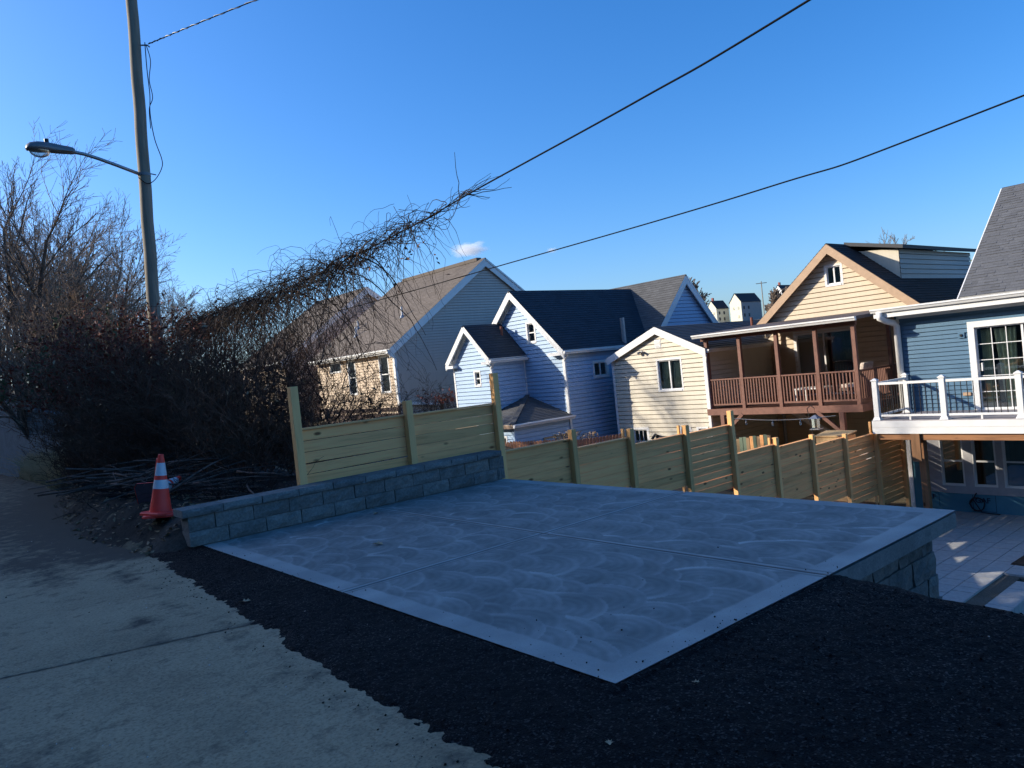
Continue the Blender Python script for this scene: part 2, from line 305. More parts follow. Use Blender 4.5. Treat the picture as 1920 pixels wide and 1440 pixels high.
def rename(o, n): l = WL[o.name]; o.name = n; WL[o.name] = l
def bevel(o, w=0.006, seg=2):
    md = o.modifiers.new('bevel', 'BEVEL'); md.width = w; md.segments = seg; md.limit_method = 'ANGLE'; return o
def smoothstep(a, b, x): t = np.clip((np.asarray(x, dtype=float) - a) / (b - a), 0, 1); return t * t * (3 - 2 * t)
def vnoise(x, y, seed=0):                           # smooth value noise on arrays
    x = np.asarray(x, dtype=float); y = np.asarray(y, dtype=float); xi = np.floor(x).astype(np.int64); yi = np.floor(y).astype(np.int64)
    h = lambda a, b: (((a * 374761393 + b * 668265263 + seed * 982451653) ^ ((a * 374761393 + b * 668265263) >> 13)) * 1274126177 & 0xffffff) / 0xffffff
    fx = x - xi; fy = y - yi; fx = fx * fx * (3 - 2 * fx); fy = fy * fy * (3 - 2 * fy)
    return (h(xi, yi) * (1 - fx) + h(xi + 1, yi) * fx) * (1 - fy) + (h(xi, yi + 1) * (1 - fx) + h(xi + 1, yi + 1) * fx) * fy
def segs_mesh(P0, P1, R0, R1):                      # three-sided twigs from segment arrays
    P0 = np.asarray(P0, float); P1 = np.asarray(P1, float); R0 = np.asarray(R0, float)[:, None]; R1 = np.asarray(R1, float)[:, None]
    d = P1 - P0; d /= np.maximum(np.linalg.norm(d, axis=1, keepdims=True), 1e-9)
    ref = np.where(np.abs(d[:, 2:3]) < 0.9, np.array([[0, 0, 1.0]]), np.array([[1.0, 0, 0]]))
    a = np.cross(d, ref); a /= np.linalg.norm(a, axis=1, keepdims=True); b = np.cross(d, a); V = []
    for P, R in ((P0, R0), (P1, R1)):
        for q in range(3):
            an = 2 * math.pi * q / 3; V.append(P + (a * math.cos(an) + b * math.sin(an)) * R)
    V = np.stack(V, 1).reshape(-1, 3); i = np.arange(len(P0))[:, None] * 6
    F = np.concatenate([i + np.array([[0, 1, 4, 3]]), i + np.array([[1, 2, 5, 4]]), i + np.array([[2, 0, 3, 5]])]); return V, F
def leaves_mesh(P, size, rng, flat=0.0):            # bent leaf: two quads folded on the midrib
    n = len(P); P = np.asarray(P, float); a = rng.normal(size=(n, 3)); a[:, 2] *= (1 - flat); a /= np.linalg.norm(a, axis=1, keepdims=True)
    b = rng.normal(size=(n, 3)); b[:, 2] *= (1 - flat); b -= a * (a * b).sum(1, keepdims=True); b /= np.maximum(np.linalg.norm(b, axis=1, keepdims=True), 1e-6); c = np.cross(a, b)
    s = (size * rng.uniform(0.6, 1.4, size=(n, 1))); w = 0.45
    pts = [P - a * s, P - b * s * w + c * s * 0.22, P + a * s, P + b * s * w + c * s * 0.22]
    V = np.stack(pts, 1).reshape(-1, 3); i = np.arange(n)[:, None] * 4
    F = np.concatenate([i + np.array([[0, 1, 2]]), i + np.array([[0, 2, 3]])]); return V, F

# ---------------------------------------------------------------- ground and road
def grid_mesh(xs, ys, zf):
    X, Y = np.meshgrid(xs, ys, indexing='ij'); Z = zf(X, Y); V = np.stack([X, Y, Z], -1).reshape(-1, 3)
    ny = len(ys); i = np.arange(len(xs) - 1)[:, None] * ny + np.arange(ny - 1)[None, :]; i = i.ravel()
    return V, np.stack([i, i + ny, i + ny + 1, i + 1], 1)
def edge_x(Y):                                      # where the bank behind the wall meets the road
    return np.interp(Y, [9.0, 9.3, 11.2, 14.8, 21.4, 31, 60], [2.25, 2.12, 1.9, 2.2, 3.4, 3.3, 2.0])
def terrain(X, Y):
    X = np.asarray(X, float); Y = np.asarray(Y, float)
    road = np.full_like(X, -0.09)
    east = np.interp(X, [4.6, 9.0], [-0.09, -3.42])
    yard = 0.28 - 0.205 * np.clip(X - 4.5, 0, 17.5)
    yard = yard + (0.0 - yard) * smoothstep(13, 27, Y)
    yard = np.where(X < 4.6, (yard + 0.09) * smoothstep(0, 0.7, X - edge_x(Y)) - 0.09, yard)
    z = np.where(X < 4.6, road, east)
    z = z + (yard - z) * smoothstep(9.05, 9.3, Y)
    z = np.where((X > 13.9) & (X < 16.5) & (Y < 5.2) & (Y > 2.5), -4.6, z)
    shade_crest = 21.3 * (1 - 0.5 * smoothstep(63, 72, Y)) + 0.7 * (vnoise(Y * 0.35, X * 0) - 0.5)
    hill = np.clip((-5.5 - X) / 20.5, 0, 1) * shade_crest  # unseen rise behind the camera, added and shaped to shade the foreground
    R = np.hypot(X, Y)
    far = smoothstep(45, 125, R) * (X > 6)
    z = z * (1 - far) + 5.0 * far + 10.0 * smoothstep(150, 430, R) * (X > 6)
    return z + hill + (R > 14) * 0.05 * (vnoise(X * 1.3, Y * 1.3, 3) - 0.5)
xs = np.unique(np.concatenate([np.linspace(-2500, -60, 12), np.arange(-60, -6, 2.0), np.arange(-6, 26, 0.35), np.arange(26, 160, 4.0), np.linspace(160, 2500, 12)]))
ys = np.unique(np.concatenate([np.linspace(-2500, -60, 12), np.arange(-60, -6, 2.0), np.arange(-6, 8.8, 0.5), np.arange(8.8, 9.6, 0.1), np.arange(9.6, 45, 0.5), np.arange(45, 160, 3.0), np.linspace(160, 2500, 12)]))
V, F = grid_mesh(xs, ys, terrain)
tag(np_obj('ground', V, F, M['ground'], smooth=True), kind='structure')

xs = np.concatenate([np.arange(-5.4, -.6, 0.2), np.arange(-.6, 3.0, 0.04)]); ys = np.concatenate([np.arange(-9, 2, .2), np.arange(2, 14, 0.04), np.arange(14, 70, 0.6)])
def road_z(X, Y):
    z = -0.034 + 0.012 * (vnoise(X * 1.1, Y * 1.1, 5) - 0.5) + 0.005 * (vnoise(X * 6, Y * 6, 6) - 0.5)
    jl = np.abs(Y - (6.08 - 0.29 * X)); return z - 0.007 * np.exp(-(jl / 0.05) ** 2)
V, F = grid_mesh(xs, ys, road_z)
road = tag(np_obj('road', V, F, M['road'], smooth=True), kind='structure')
dx_ = edge_x(V[:, 1]) - V[:, 0]; dirt = 0.55 * np.exp(-np.clip(dx_, 0, 9) / 0.75) * smoothstep(8.6, 9.6, V[:, 1]) + 0.25 * smoothstep(9, 17, V[:, 1]) * (0.4 + 0.6 * vnoise(V[:, 0] * 1.5, V[:, 1] * .5, 41))
for (px_, py_, sx_, sy_, am) in ((1.45, 6.36, .12, .2, .26), (1.75, 8.27, .12, .3, .22), (2.2, 8.2, .2, .2, .2), (1.24, 8.8, .25, .5, .22), (1.15, 10.2, .3, .5, .24), (1.38, 5.78, .1, .16, .18), (1.27, 4.92, .1, .14, .16), (0.44, 4.34, .25, .4, .2), (1.7, 4.27, .1, .1, .12)):
    dirt += am * np.exp(-((V[:, 0] - px_) / sx_) ** 2 - ((V[:, 1] - py_) / sy_) ** 2)
dirt += 0.12 * np.exp(-(np.abs(V[:, 1] - (6.08 - 0.29 * V[:, 0])) / 0.06) ** 2) + 0.12 * np.exp(-np.abs(V[:, 0] - 1.78) / .14) * (V[:, 1] < 9)
at = road.data.attributes.new('dirt', 'FLOAT', 'POINT'); at.data.foreach_set('value', dirt.astype(np.float32))

# dirt packed into the joint across the road and into its worn patches
def blob_strip(pts, wid, z, seed, n=90):
    mb = MB(); rr = random.Random(seed); P = [Vector((*p, 0)) for p in pts]; prev = None
    for i in range(n + 1):
        t = i / n * (len(P) - 1); j = min(int(t), len(P) - 2); c = P[j].lerp(P[j + 1], t - j); d = (P[j + 1] - P[j]).normalized(); s_ = Vector((-d.y, d.x, 0))
        w = wid * (0.35 + rr.random()); o = (rr.random() - 0.5) * wid * 0.8; a = c + s_ * (o - w); b = c + s_ * (o + w)
        za, zb = (float(road_z(np.array(q.x), np.array(q.y))) + z for q in (a, b)); a.z = za; b.z = zb
        if prev: mb.quad(prev[0], prev[1], b, a)
        prev = (a, b)
    return mb
mb = blob_strip([(-2.5, 6.8), (0.3, 5.99), (1.1, 5.76), (1.95, 5.5)], 0.011, 0.004, 4)
tag(mesh_obj('joint_dirt', mb, M['dirt'], road), kind='stuff')

# ---------------------------------------------------------------- concrete parking pad
PX0, PX1, PY0, PY1 = 2.69, 7.05, 2.64, 8.78; JX, JY = 4.83, 5.50
def finish_field(X, Y):
    f = np.full(X.shape, 0.32); rr = random.Random(11); rows = []
    y = PY0 - 0.2
    cx = []
    x = PX0 - 0.3
    while x < PX1 + 0.3:
        y = PY1 + 0.3 + rr.uniform(-0.2, 0.2)
        while y > PY0 - 0.4:
            cx.append((x + rr.uniform(-0.09, 0.09), y + rr.uniform(-0.08, 0.08), rr.uniform(0.21, 0.36), rr.uniform(-0.9, 0.9), rr.random())); y -= rr.uniform(0.27, 0.46)
        x += rr.uniform(0.22, 0.36)
    for (a, b, r, tilt, br) in cx[::-1]:
        ux = X - a; uy = (Y - b) * 0.86; d = np.hypot(ux, uy); an = np.arctan2(uy, ux); inn = d < r
        g = 0.20 + 0.17 * np.clip(d / r, 0, 1) ** 2 + 0.05 * np.sin(d * 95 + br * 6) + 0.08 * np.sin(an * 2 + br * 9)
        edge = np.exp(-((d - r * 0.91) / 0.024) ** 2) * np.clip(0.25 + 0.75 * np.cos(an - 2.2 - tilt), 0, 1)
        g = g + (0.64 * edge - 0.14 * np.exp(-((d - r * 0.72) / 0.06) ** 2)) * (0.35 + 0.65 * br)
        f = np.where(inn, g * 0.9 + f * 0.1, f)
    f += 0.12 * (vnoise(X * 3, Y * 3, 9) - 0.5) + 0.08 * (vnoise(X * 23, Y * 23, 2) - 0.5)
    dB = np.minimum(np.minimum(X - PX0, PX1 - X), Y - PY0); band = 1 - smoothstep(0.175, 0.195, dB + 0.02 * (vnoise(X * 9, Y * 9, 4) - 0.5))
    dJ = np.minimum(np.abs(X - JX), np.abs(Y - JY)); jb = (1 - smoothstep(0.035, 0.055, dJ))
    sm = 0.49 + 0.2 * (vnoise(X * 5, Y * 5, 8) - 0.5); f = f * (1 - band) + sm * band
    f = f * (1 - jb) + (0.55 + 0.2 * (vnoise(X * 8, Y * 8, 7) - 0.5)) * jb
    f = f * (1 - 0.85 * np.exp(-(dJ / 0.013) ** 2)); f = f * (1 - 0.75 * np.exp(-((dJ - 0.055) / 0.013) ** 2))
    return np.clip(f, 0, 1)
pad = thing('concrete_pad', None, None, ((PX0 + PX1) / 2, (PY0 + PY1) / 2, -0.14)); tag(pad, kind='structure')
for (x0, x1) in ((PX0, JX - 0.007), (JX + 0.007, PX1)):
    for (y0, y1) in ((PY0, JY - 0.007), (JY + 0.007, PY1)):
        gx = np.linspace(x0, x1, int((x1 - x0) / 0.0135)); gy = np.linspace(y0, y1, int((y1 - y0) / 0.0135))
        def pz(X, Y):
            dJ = np.minimum(np.abs(X - JX), np.abs(Y - JY)); return -0.007 * np.exp(-(dJ / 0.012) ** 2) + 0.003 * (vnoise(X * 2, Y * 2, 1) - 0.5)
        V, F = grid_mesh(gx, gy, pz); o = np_obj('panel', V, F, M['pad'], pad, smooth=True)
        fin = finish_field(V[:, 0], V[:, 1]); at = o.data.attributes.new('finish', 'FLOAT', 'POINT'); at.data.foreach_set('value', fin.astype(np.float32))
mb = MB().box(PX0 + 0.002, PX1 - 0.002, PY0 + 0.002, PY1 - 0.002, -0.145, -0.022)
o = mesh_obj('slab_edge', mb, M['slab_edge'], pad)
for nm, q in (('joint', (JX - .02, JX + .02, PY0 + .01, PY1 - .01)), ('joint', (PX0 + .01, PX1 - .01, JY - .02, JY + .02))): mesh_obj(nm, MB().box(*q, -.03, -.018 if q[1] - q[0] < 1 else -.0175), M['joint'], pad)
for q in ((PX0, PX1, PY0, PY0 + .02), (PX0, PX0 + .02, PY0, PY1), (PX1 - .02, PX1, PY0, PY1)): pass

# ---------------------------------------------------------------- asphalt apron
AX = lambda Y: np.interp(Y, [-6, 1.0, 2.55, 4.4, 6.5, 8.3, 9.25], [1.9, 1.72, 1.77, 1.86, 2.0, 2.1, 2.2])
gx = np.arange(1.3, 6.2, 0.02); gy = np.arange(-3, 9.4, 0.02)
def asph_z(X, Y):
    z = -0.018 + 0.012 * (vnoise(X * 32, Y * 32, 12) - 0.5) + 0.010 * (vnoise(X * 3.2, Y * 3.2, 13) - 0.5) + 0.006 * (vnoise(X * 11, Y * 11, 14) - 0.5)
    e = X - AX(Y); z = z - 0.02 * (1 - smoothstep(0, 0.16, e + 0.1 * (vnoise(X * 7, Y * 7, 15) - 0.5)))
    near = np.where(Y > 2.6, PX0 - X, 9); z = z + 0.012 * np.exp(-(np.clip(near, 0, 9) / 0.12) ** 2)
    d = np.clip(X - 4.75 - 0.25 * (vnoise(Y * 1.6, X * 0, 3) - 0.5), 0, 9); return z - 0.55 * np.minimum(d, 0.35) ** 1.3 - 0.85 * np.clip(d - 0.35, 0, 9)
V, F = grid_mesh(gx, gy, asph_z)
cx_, cy_ = V[F].mean(1)[:, 0], V[F].mean(1)[:, 1]
jag = 0.03 * (vnoise(cx_ * 2.6, cy_ * 2.6, 21) - 0.5) + 0.010 * (vnoise(cx_ * 18, cy_ * 18, 22) - 0.5)
keep = (cx_ > AX(cy_) + jag) & ((cx_ < PX0 + 0.006 + 0.012 * vnoise(cy_ * 30, cx_, 5)) | (cy_ < PY0 - 0.002)) & (cy_ < 9.12 + jag * 0.6) & ((cy_ < 8.9) | (cx_ < 2.52))
keep &= ~((cx_ > PX0 + 0.01) & (cy_ > PY0 - 0.004))
F = F[keep]; vj = 0.03 * (vnoise(V[:, 0] * 2.6, V[:, 1] * 2.6, 21) - 0.5) + 0.010 * (vnoise(V[:, 0] * 18, V[:, 1] * 18, 22) - 0.5); iso = AX(V[:, 1]) + vj; sn = (V[:, 0] - iso < 0.031); V[sn, 0] = iso[sn] + 0.002 * NP.normal(size=sn.sum()); V[sn, 2] = -0.04
used = np.unique(F); re = -np.ones(len(V), int); re[used] = np.arange(len(used))
tag(np_obj('asphalt', V[used], re[F], M['asphalt'], smooth=True), kind='structure')

def stones(n, place, smin, smax, name, mat, seed):
    r = np.random.default_rng(seed); V = []; F = []
    o6 = np.array([[1, 0, 0], [-1, 0, 0], [0, 1, 0], [0, -1, 0], [0, 0, 1], [0, 0, -1]], float)
    f8 = np.array([[0, 2, 4], [2, 1, 4], [1, 3, 4], [3, 0, 4], [2, 0, 5], [1, 2, 5], [3, 1, 5], [0, 3, 5]])
    for i in range(n):
        p = place(r); s = smin + (smax - smin) * r.random() ** 3; q = o6 * r.uniform(0.55, 1.2, (6, 1)) * s; a = r.uniform(0, 6.3); c, d = math.cos(a), math.sin(a)
        q = q @ np.array([[c, -d, 0], [d, c, 0], [0, 0, 0.75]]) @ np.array([[1, 0, 0.2], [0, 1, 0.1], [0, 0, 1]]); V.append(q + np.array([p[0], p[1], p[2] + s * 0.45])); F.append(f8 + 6 * i)
    return tag(np_obj(name, np.concatenate(V), np.concatenate(F), mat), kind='stuff')
def pl_edge(r):
    y = r.uniform(-1, 9.1); x = float(AX(y)) - abs(r.normal(0, 0.10)); return x, y, float(road_z(np.array(x), np.array(y)))
def pl_pad(r):
    if r.random() < 0.75:
        if r.random() < 0.5: return PX0 + abs(r.normal(0.02, 0.10)), r.uniform(PY0, 8.6), 0.002
        return r.uniform(PX0, 5.2), PY0 + abs(r.normal(0.02, 0.09)), 0.002
    return PX0 + abs(r.normal(0, 0.9)) % 4, PY0 + abs(r.normal(0, 0.7)) % 5, 0.002
def pl_top(r):
    while True:
        x, y = r.uniform(1.8, 4.8), r.uniform(-0.5, 9)
        if x > AX(y) + 0.05 and (x < PX0 - 0.02 or y < PY0 - 0.02): return x, y, float(asph_z(np.array(x), np.array(y)))
stones(420, pl_edge, 0.002, 0.010, 'asphalt_crumbs', M['asphalt'], 1)
stones(150, pl_pad, 0.002, 0.009, 'pad_crumbs', M['asphalt'], 2)
stones(70, pl_top, 0.002, 0.008, 'pale_pebbles', M['pebble'], 3)
stones(2600, pl_top, 0.004, 0.010, 'loose_aggregate', M['asphalt'], 4)
def pl_road(r): x, y = r.uniform(-1.0, 1.9), r.uniform(1.5, 12); return x, y, float(road_z(np.array(x), np.array(y)))
stones(300, pl_road, 0.002, 0.008, 'road_grit', M['pebble'], 5)
stones(70, pl_road, 0.003, 0.010, 'road_crumbs', M['asphalt'], 6)

# ---------------------------------------------------------------- block walls
def block_mesh(name, L, D, H, seed, mat, rough=0.012, face='-Y'):
    """split-face block: rough gridded front, chamfered edges; origin at front bottom left; length on X, depth on Y"""
    r = random.Random(seed); nx, nz = 6, 4; mb = MB(); g = 0.005; ch = 0.013
    xs = [g + (L - 2 * g) * i / (nx - 1) for i in range(nx)]; zs = [g * 0.6 + (H - g) * j / (nz - 1) for j in range(nz)]
    idx = {}
    for j, z in enumerate(zs):
        for i, x in enumerate(xs):
            edge = i in (0, nx - 1) or j in (0, nz - 1)
            y = (ch if edge else 0) + r.uniform(-rough, rough) * (0.45 if edge else 1); idx[i, j] = len(mb.v); mb.v.append((x, y, z))
    for j in range(nz - 1):
        for i in range(nx - 1): mb.f.append((idx[i, j], idx[i + 1, j], idx[i + 1, j + 1], idx[i, j + 1])); mb.uv.append([(0, 0)] * 4)
    b = len(mb.v); mb.v += [(xs[0], D, zs[0]), (xs[-1], D, zs[0]), (xs[-1], D, zs[-1]), (xs[0], D, zs[-1])]
    mb.f.append((b + 1, b, b + 3, b + 2)); mb.uv.append([(0, 0)] * 4)
    top = [idx[i, nz - 1] for i in range(nx)]; bot = [idx[i, 0] for i in range(nx)]; le = [idx[0, j] for j in range(nz)]; ri = [idx[nx - 1, j] for j in range(nz)]
    for ring in (top + [b + 2, b + 3], bot[::-1] + [b, b + 1], le[::-1][::-1] + [b + 3, b], ri[::-1] + [b + 1, b + 2]): mb.f.append(tuple(ring)); mb.uv.append([(0, 0)] * len(ring))
    me = bpy.data.meshes.new(name); me.from_pydata(mb.v, [], mb.f); me.materials.append(mat); return me
wallL = thing('block_wall', 'low grey split-face block wall with cap stones along the concrete pad', 'wall', (4.8, 8.95, 0.0))
b_me = [block_mesh('block', 0.44, 0.26, 0.165, 30 + i, M['stone']) for i in range(5)]; bh_me = [block_mesh('block', 0.22, 0.26, 0.165, 50 + i, M['stone']) for i in range(2)]
c_me = [block_mesh('cap_stone', 0.455, 0.34, 0.088, 70 + i, M['cap'], 0.008) for i in range(4)]
for row in range(2):
    x = 2.56 + (0.0 if row == 0 else -0.14); n = 0
    while x < 7.06:
        L = 0.44
        if x < 2.5: inst('block', bh_me[0], wallL, (2.56, 8.795, 0.002 + 0.166 * row), scale=(0.30 / 0.22, 1, 1)); x += L; continue
        if x + L > 7.12: sx = max(0.1, (7.10 - x)) / 0.22; inst('block', bh_me[1], wallL, (x, 8.795, 0.002 + 0.166 * row), scale=(sx, 1, 1)); break
        inst('block', b_me[(n * 3 + row) % 5], wallL, (x, 8.795 + RNG.uniform(-.003, .003), 0.002 + 0.166 * row)); x += L; n += 1
x = 2.50; n = 0
while x < 7.05: inst('cap_stone', c_me[n % 4], wallL, (x, 8.765 + RNG.uniform(-.004, .004), 0.336), scale=(min(0.455, 7.15 - x) / 0.455, 1, 1)); x += 0.455; n += 1
mesh_obj('wall_core', MB().box(2.6, 7.05, 8.83, 9.03, -0.3, 0.33), M['stone_dk'], wallL)

wallR = thing('retaining_wall', 'tall dark grey block retaining wall under the right edge of the pad', 'wall', (5.8, 2.9, -3.4))
r_me = [block_mesh('block', 0.45, 0.28, 0.20, 90 + i, M['stone_dk'], 0.02) for i in range(4)]
for row in range(9):
    z = -0.148 - 0.2 * (row + 1); x = 6.93 - (0.0 if row % 2 else 0.22); n = 0; set_ = 0.012 * row
    if row % 2 == 0: inst('block', r_me[row % 4], wallR, (6.72 + set_, 2.80 - set_, z), scale=(0.21 / 0.45, 1, 1)); x = 6.72
    while x > 4.2: x -= 0.45; inst('block', r_me[(n + row) % 4], wallR, (x + set_, 2.80 - set_ + RNG.uniform(-.006, .006), z)); n += 1
mesh_obj('wall_core', MB().box(4.2, 6.88, 2.86, 8.7, -3.4, -0.147), M['stone_dk'], wallR)

# ---------------------------------------------------------------- long board fence, stepping downhill
fence = thing('board_fence', 'new horizontal board fence with tall posts stepping downhill behind the pad', 'fence', (12.5, 9.2, -1.0))
FX = [4.08, 5.74, 7.33, 8.87, 10.31, 11.90, 13.41, 15.0, 16.54, 18.1, 19.74, 21.28]
FT = [1.10, 1.09, 0.33, 0.155, 0.01, -0.005, -0.635, -0.72, -0.905, -1.02, -1.19]
PT = [1.66, 1.31, 1.57, 0.50, 0.33, 0.19, 0.30, -0.47, -0.61, -0.80, -0.70, -1.05]
for i, x in enumerate(FX):
    zb = float(terrain(np.array(x), np.array(9.4))) - 0.3
    bevel(mesh_obj('post', MB().box(x - 0.052, x + 0.052, 9.085, 9.185, min(zb, PT[i] - 1.5), PT[i]), M['post'], fence), 0.005)
    if i in (4, 5, 7, 10): mesh_obj('post_cleat', MB().box(x - 0.10, x - 0.06, 9.215, 9.26, min(zb, PT[i] - 1.5), PT[i] + 0.005), M['post'], fence)
for i in range(len(FX) - 1):
    x0, x1 = FX[i] + (0.005 if i else 0.03), FX[i + 1] - 0.005; z = FT[i]; zb = float(terrain(np.array((x0 + x1) / 2), np.array(9.4))) - (0.05 if i > 1 else -0.1); n = 0
    mesh_obj('top_rail', MB().box(x0, x1, 9.15, 9.245, z, z + 0.022), M['board'], fence); z -= 0.002
    gapm = [0.003, 0.002, 0.001, 0.001, 0.001, 0.002, 0.001, 0.001, 0.002, 0.008, 0.010][i]
    while z - 0.14 > zb:
        g0 = gapm * RNG.uniform(0.4, 1.3); g1 = gapm * RNG.uniform(0.5, 1.6)
        if i == 0 and n == 3: g0 = 0.016
        a = 9.192 + RNG.uniform(-0.003, 0.003); b_ = a + 0.02; w = 0.14
        xa, xb = x0 - RNG.uniform(0, 0.02), x1 + RNG.uniform(0, 0.02)
        o = mesh_obj('board', MB().hexa([(xa, a, z - w), (xb, a, z - w + g0 - g1), (xb, b_, z - w + g0 - g1), (xa, b_, z - w), (xa, a, z - g0), (xb, a, z - g1), (xb, b_, z - g1), (xa, b_, z - g0)]), M['board'], fence)
        bevel(o, 0.003, 1); z -= w + 0.0015 + gapm * 0.5; n += 1

# ---------------------------------------------------------------- house kit
class Fr:                                           # a wall plane: along axis a, height z, depth d out of the wall
    def __init__(s, axis, c): s.axis = axis; s.c = c; s.O = (c, 0, 0) if axis == 'X' else (0, c, 0); s.e = (0, 1, 0) if axis == 'X' else (1, 0, 0); s.n = (-1, 0, 0) if axis == 'X' else (0, -1, 0)
    def P(s, a, z, d=0.0): return (s.c - d, a, z) if s.axis == 'X' else (a, s.c - d, z)
    def box(s, mb, a0, a1, z0, z1, d0, d1):
        p = s.P(a0, z0, d0); q = s.P(a1, z1, d1); return mb.box(min(p[0], q[0]), max(p[0], q[0]), min(p[1], q[1]), max(p[1], q[1]), min(p[2], q[2]), max(p[2], q[2]))
def siding(parent, fr, L, R, z0, z1, ex, mat, opens=(), th=0.036, name='siding'):
    Lf = L if callable(L) else (lambda t: L); Rf = R if callable(R) else (lambda t: R)
    mb = MB().courses(fr.O, fr.e, (0, 0, 1), fr.n, Lf, Rf, z0, z1, ex, th * .7, opens, .03); o = mesh_obj(name, mb, mat, parent); o['kind'] = 'stuff'; return o
def flat(parent, pts, mat, name='wall'): return mesh_obj(name, MB().poly(pts), mat, parent)
def roof_face(parent, A, B, C, D, mat, ex=0.14, th=0.012, name='roof', tabs=False, seed=1, thick=0.07):
    A, B, C, D = map(Vector, (A, B, C, D)); e = (B - A).normalized(); n = e.cross(D - A if (D - A).length > 1e-6 else C - A).normalized()
    if n.z < 0: n = -n
    s_ = n.cross(e); s_ = s_ if s_.z > 0 else -s_
    w = (B - A).length; tt = (D - A).dot(s_); dl = (D - A).dot(e); cr = (C - A).dot(e)
    Lf = lambda t: dl * t / tt; Rf = lambda t: w + (cr - w) * t / tt
    mb = MB()
    if not tabs: mb.courses(A, e, s_, n, Lf, Rf, 0, tt, ex, th)
    else:
        r = random.Random(seed); t = 0.0
        while t < tt - 1e-3:
            t2 = min(t + ex, tt); a = Lf(t) - r.uniform(0, 0.3)
            while a < Rf(t):
                b = a + r.choice((0.16, 0.2, 0.26, 0.32)); h = th * r.choice((0.55, 0.7, 1.5, 1.7)); a_, b_ = max(a, Lf(t)), min(b, Rf(t))
                if b_ > a_:
                    o0 = A + e * a_ + s_ * t; o1 = A + e * b_ + s_ * t; p1 = A + e * b_ + s_ * t2; p0 = A + e * a_ + s_ * t2
                    u = r.uniform(0, 40); uv = [(u + a_, t), (u + b_, t), (u + b_, t2), (u + a_, t2)]
                    mb.quad(o0 + n * h, o1 + n * h, p1 + n * 0.002, p0 + n * 0.002, uv); mb.quad(o0, o1, o1 + n * h, o0 + n * h, uv)
                    mb.quad(o0, o0 + n * h, p0 + n * 0.002, p0, uv); mb.quad(o1, p1, p1 + n * 0.002, o1 + n * h, uv)
                a = b
            t = t2
    o = mesh_obj(name, mb, mat, parent)
    if tabs: rename(o, 'shingles'); o['kind'] = 'stuff'
    dn = n * -thick; ub = MB().quad(A + dn, B + dn, C + dn, D + dn)
    for p, q in ((A, B), (B, C), (D, A), (C, D)):
        if (p - q).length > 1e-5: ub.quad(p, q, q + dn, p + dn)
    mesh_obj('roof_deck', ub, M['white'] if mat is not M['black_roof'] else M['porch_dk'], parent); return o
def window(parent, fr, a0, a1, z0, z1, style='hung', tw=0.07, trim='white', back='blind', glass='glass', grid=None, curtain=None, proud=0.03):
    mb = MB()
    fr.box(mb, a0 - tw, a0, z0 - tw, z1 + tw, -0.06, proud); fr.box(mb, a1, a1 + tw, z0 - tw, z1 + tw, -0.06, proud)
    fr.box(mb, a0, a1, z1, z1 + tw, -0.06, proud); fr.box(mb, a0, a1, z0 - tw, z0, -0.06, proud + 0.012)
    w = mesh_obj('window', mb, M[trim], parent)
    sb = MB(); s = 0.035; sd = (-0.055, -0.015)
    for (p, q, r, t) in ((a0, a0 + s, z0, z1), (a1 - s, a1, z0, z1), (a0 + s, a1 - s, z0, z0 + s), (a0 + s, a1 - s, z1 - s, z1)): fr.box(sb, p, q, r, t, *sd)
    zm = (z0 + z1) / 2; am = (a0 + a1) / 2
    if style == 'hung': fr.box(sb, a0 + s, a1 - s, zm - 0.022, zm + 0.022, *sd)
    if style == 'slider': fr.box(sb, am - 0.025, am + 0.025, z0 + s, z1 - s, *sd)
    mesh_obj('sash', sb, M['white'], w)
    if grid:
        gb = MB(); nx, nz = grid
        halves = [(a0 + s, am - 0.025), (am + 0.025, a1 - s)] if style == 'slider' else [(a0 + s, a1 - s)]
        for (p, q) in halves:
            for i in range(1, nx): c = p + (q - p) * i / nx; fr.box(gb, c - 0.009, c + 0.009, z0 + s, z1 - s, -0.042, -0.024)
            for j in range(1, nz): c = z0 + s + (z1 - z0 - 2 * s) * j / nz; fr.box(gb, p, q, c - 0.009, c + 0.009, -0.040, -0.026)
        mesh_obj('grille', gb, M['white'], w)
    mesh_obj('pane', fr.box(MB(), a0 + s * 0.5, a1 - s * 0.5, z0 + s * 0.5, z1 - s * 0.5, -0.037, -0.031), M[glass], w)
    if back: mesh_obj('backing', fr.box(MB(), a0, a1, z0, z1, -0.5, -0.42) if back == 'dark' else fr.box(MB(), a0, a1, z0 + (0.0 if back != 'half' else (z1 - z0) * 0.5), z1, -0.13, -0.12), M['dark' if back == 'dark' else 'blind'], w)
    for (p, q, c0, c1) in (curtain or ()):           # gathered curtain panel
        cb = MB(); n = 26; prev = None
        for i in range(n + 1):
            t = i / n; a = p + (q - p) * t; d = -0.16 + 0.03 * math.sin(t * 30); at_ = c0 + (c1 - c0) * t; d2 = -0.16 + 0.03 * math.sin(t * 30 + 0.6)
            cur = (fr.P(at_, z0 + 0.03, d2), fr.P(a, z1 - 0.08, d))
            if prev: cb.quad(prev[0], cur[0], cur[1], prev[1])
            prev = cur
        mesh_obj('curtain', cb, M['curtain'], w, smooth=True)
    return w
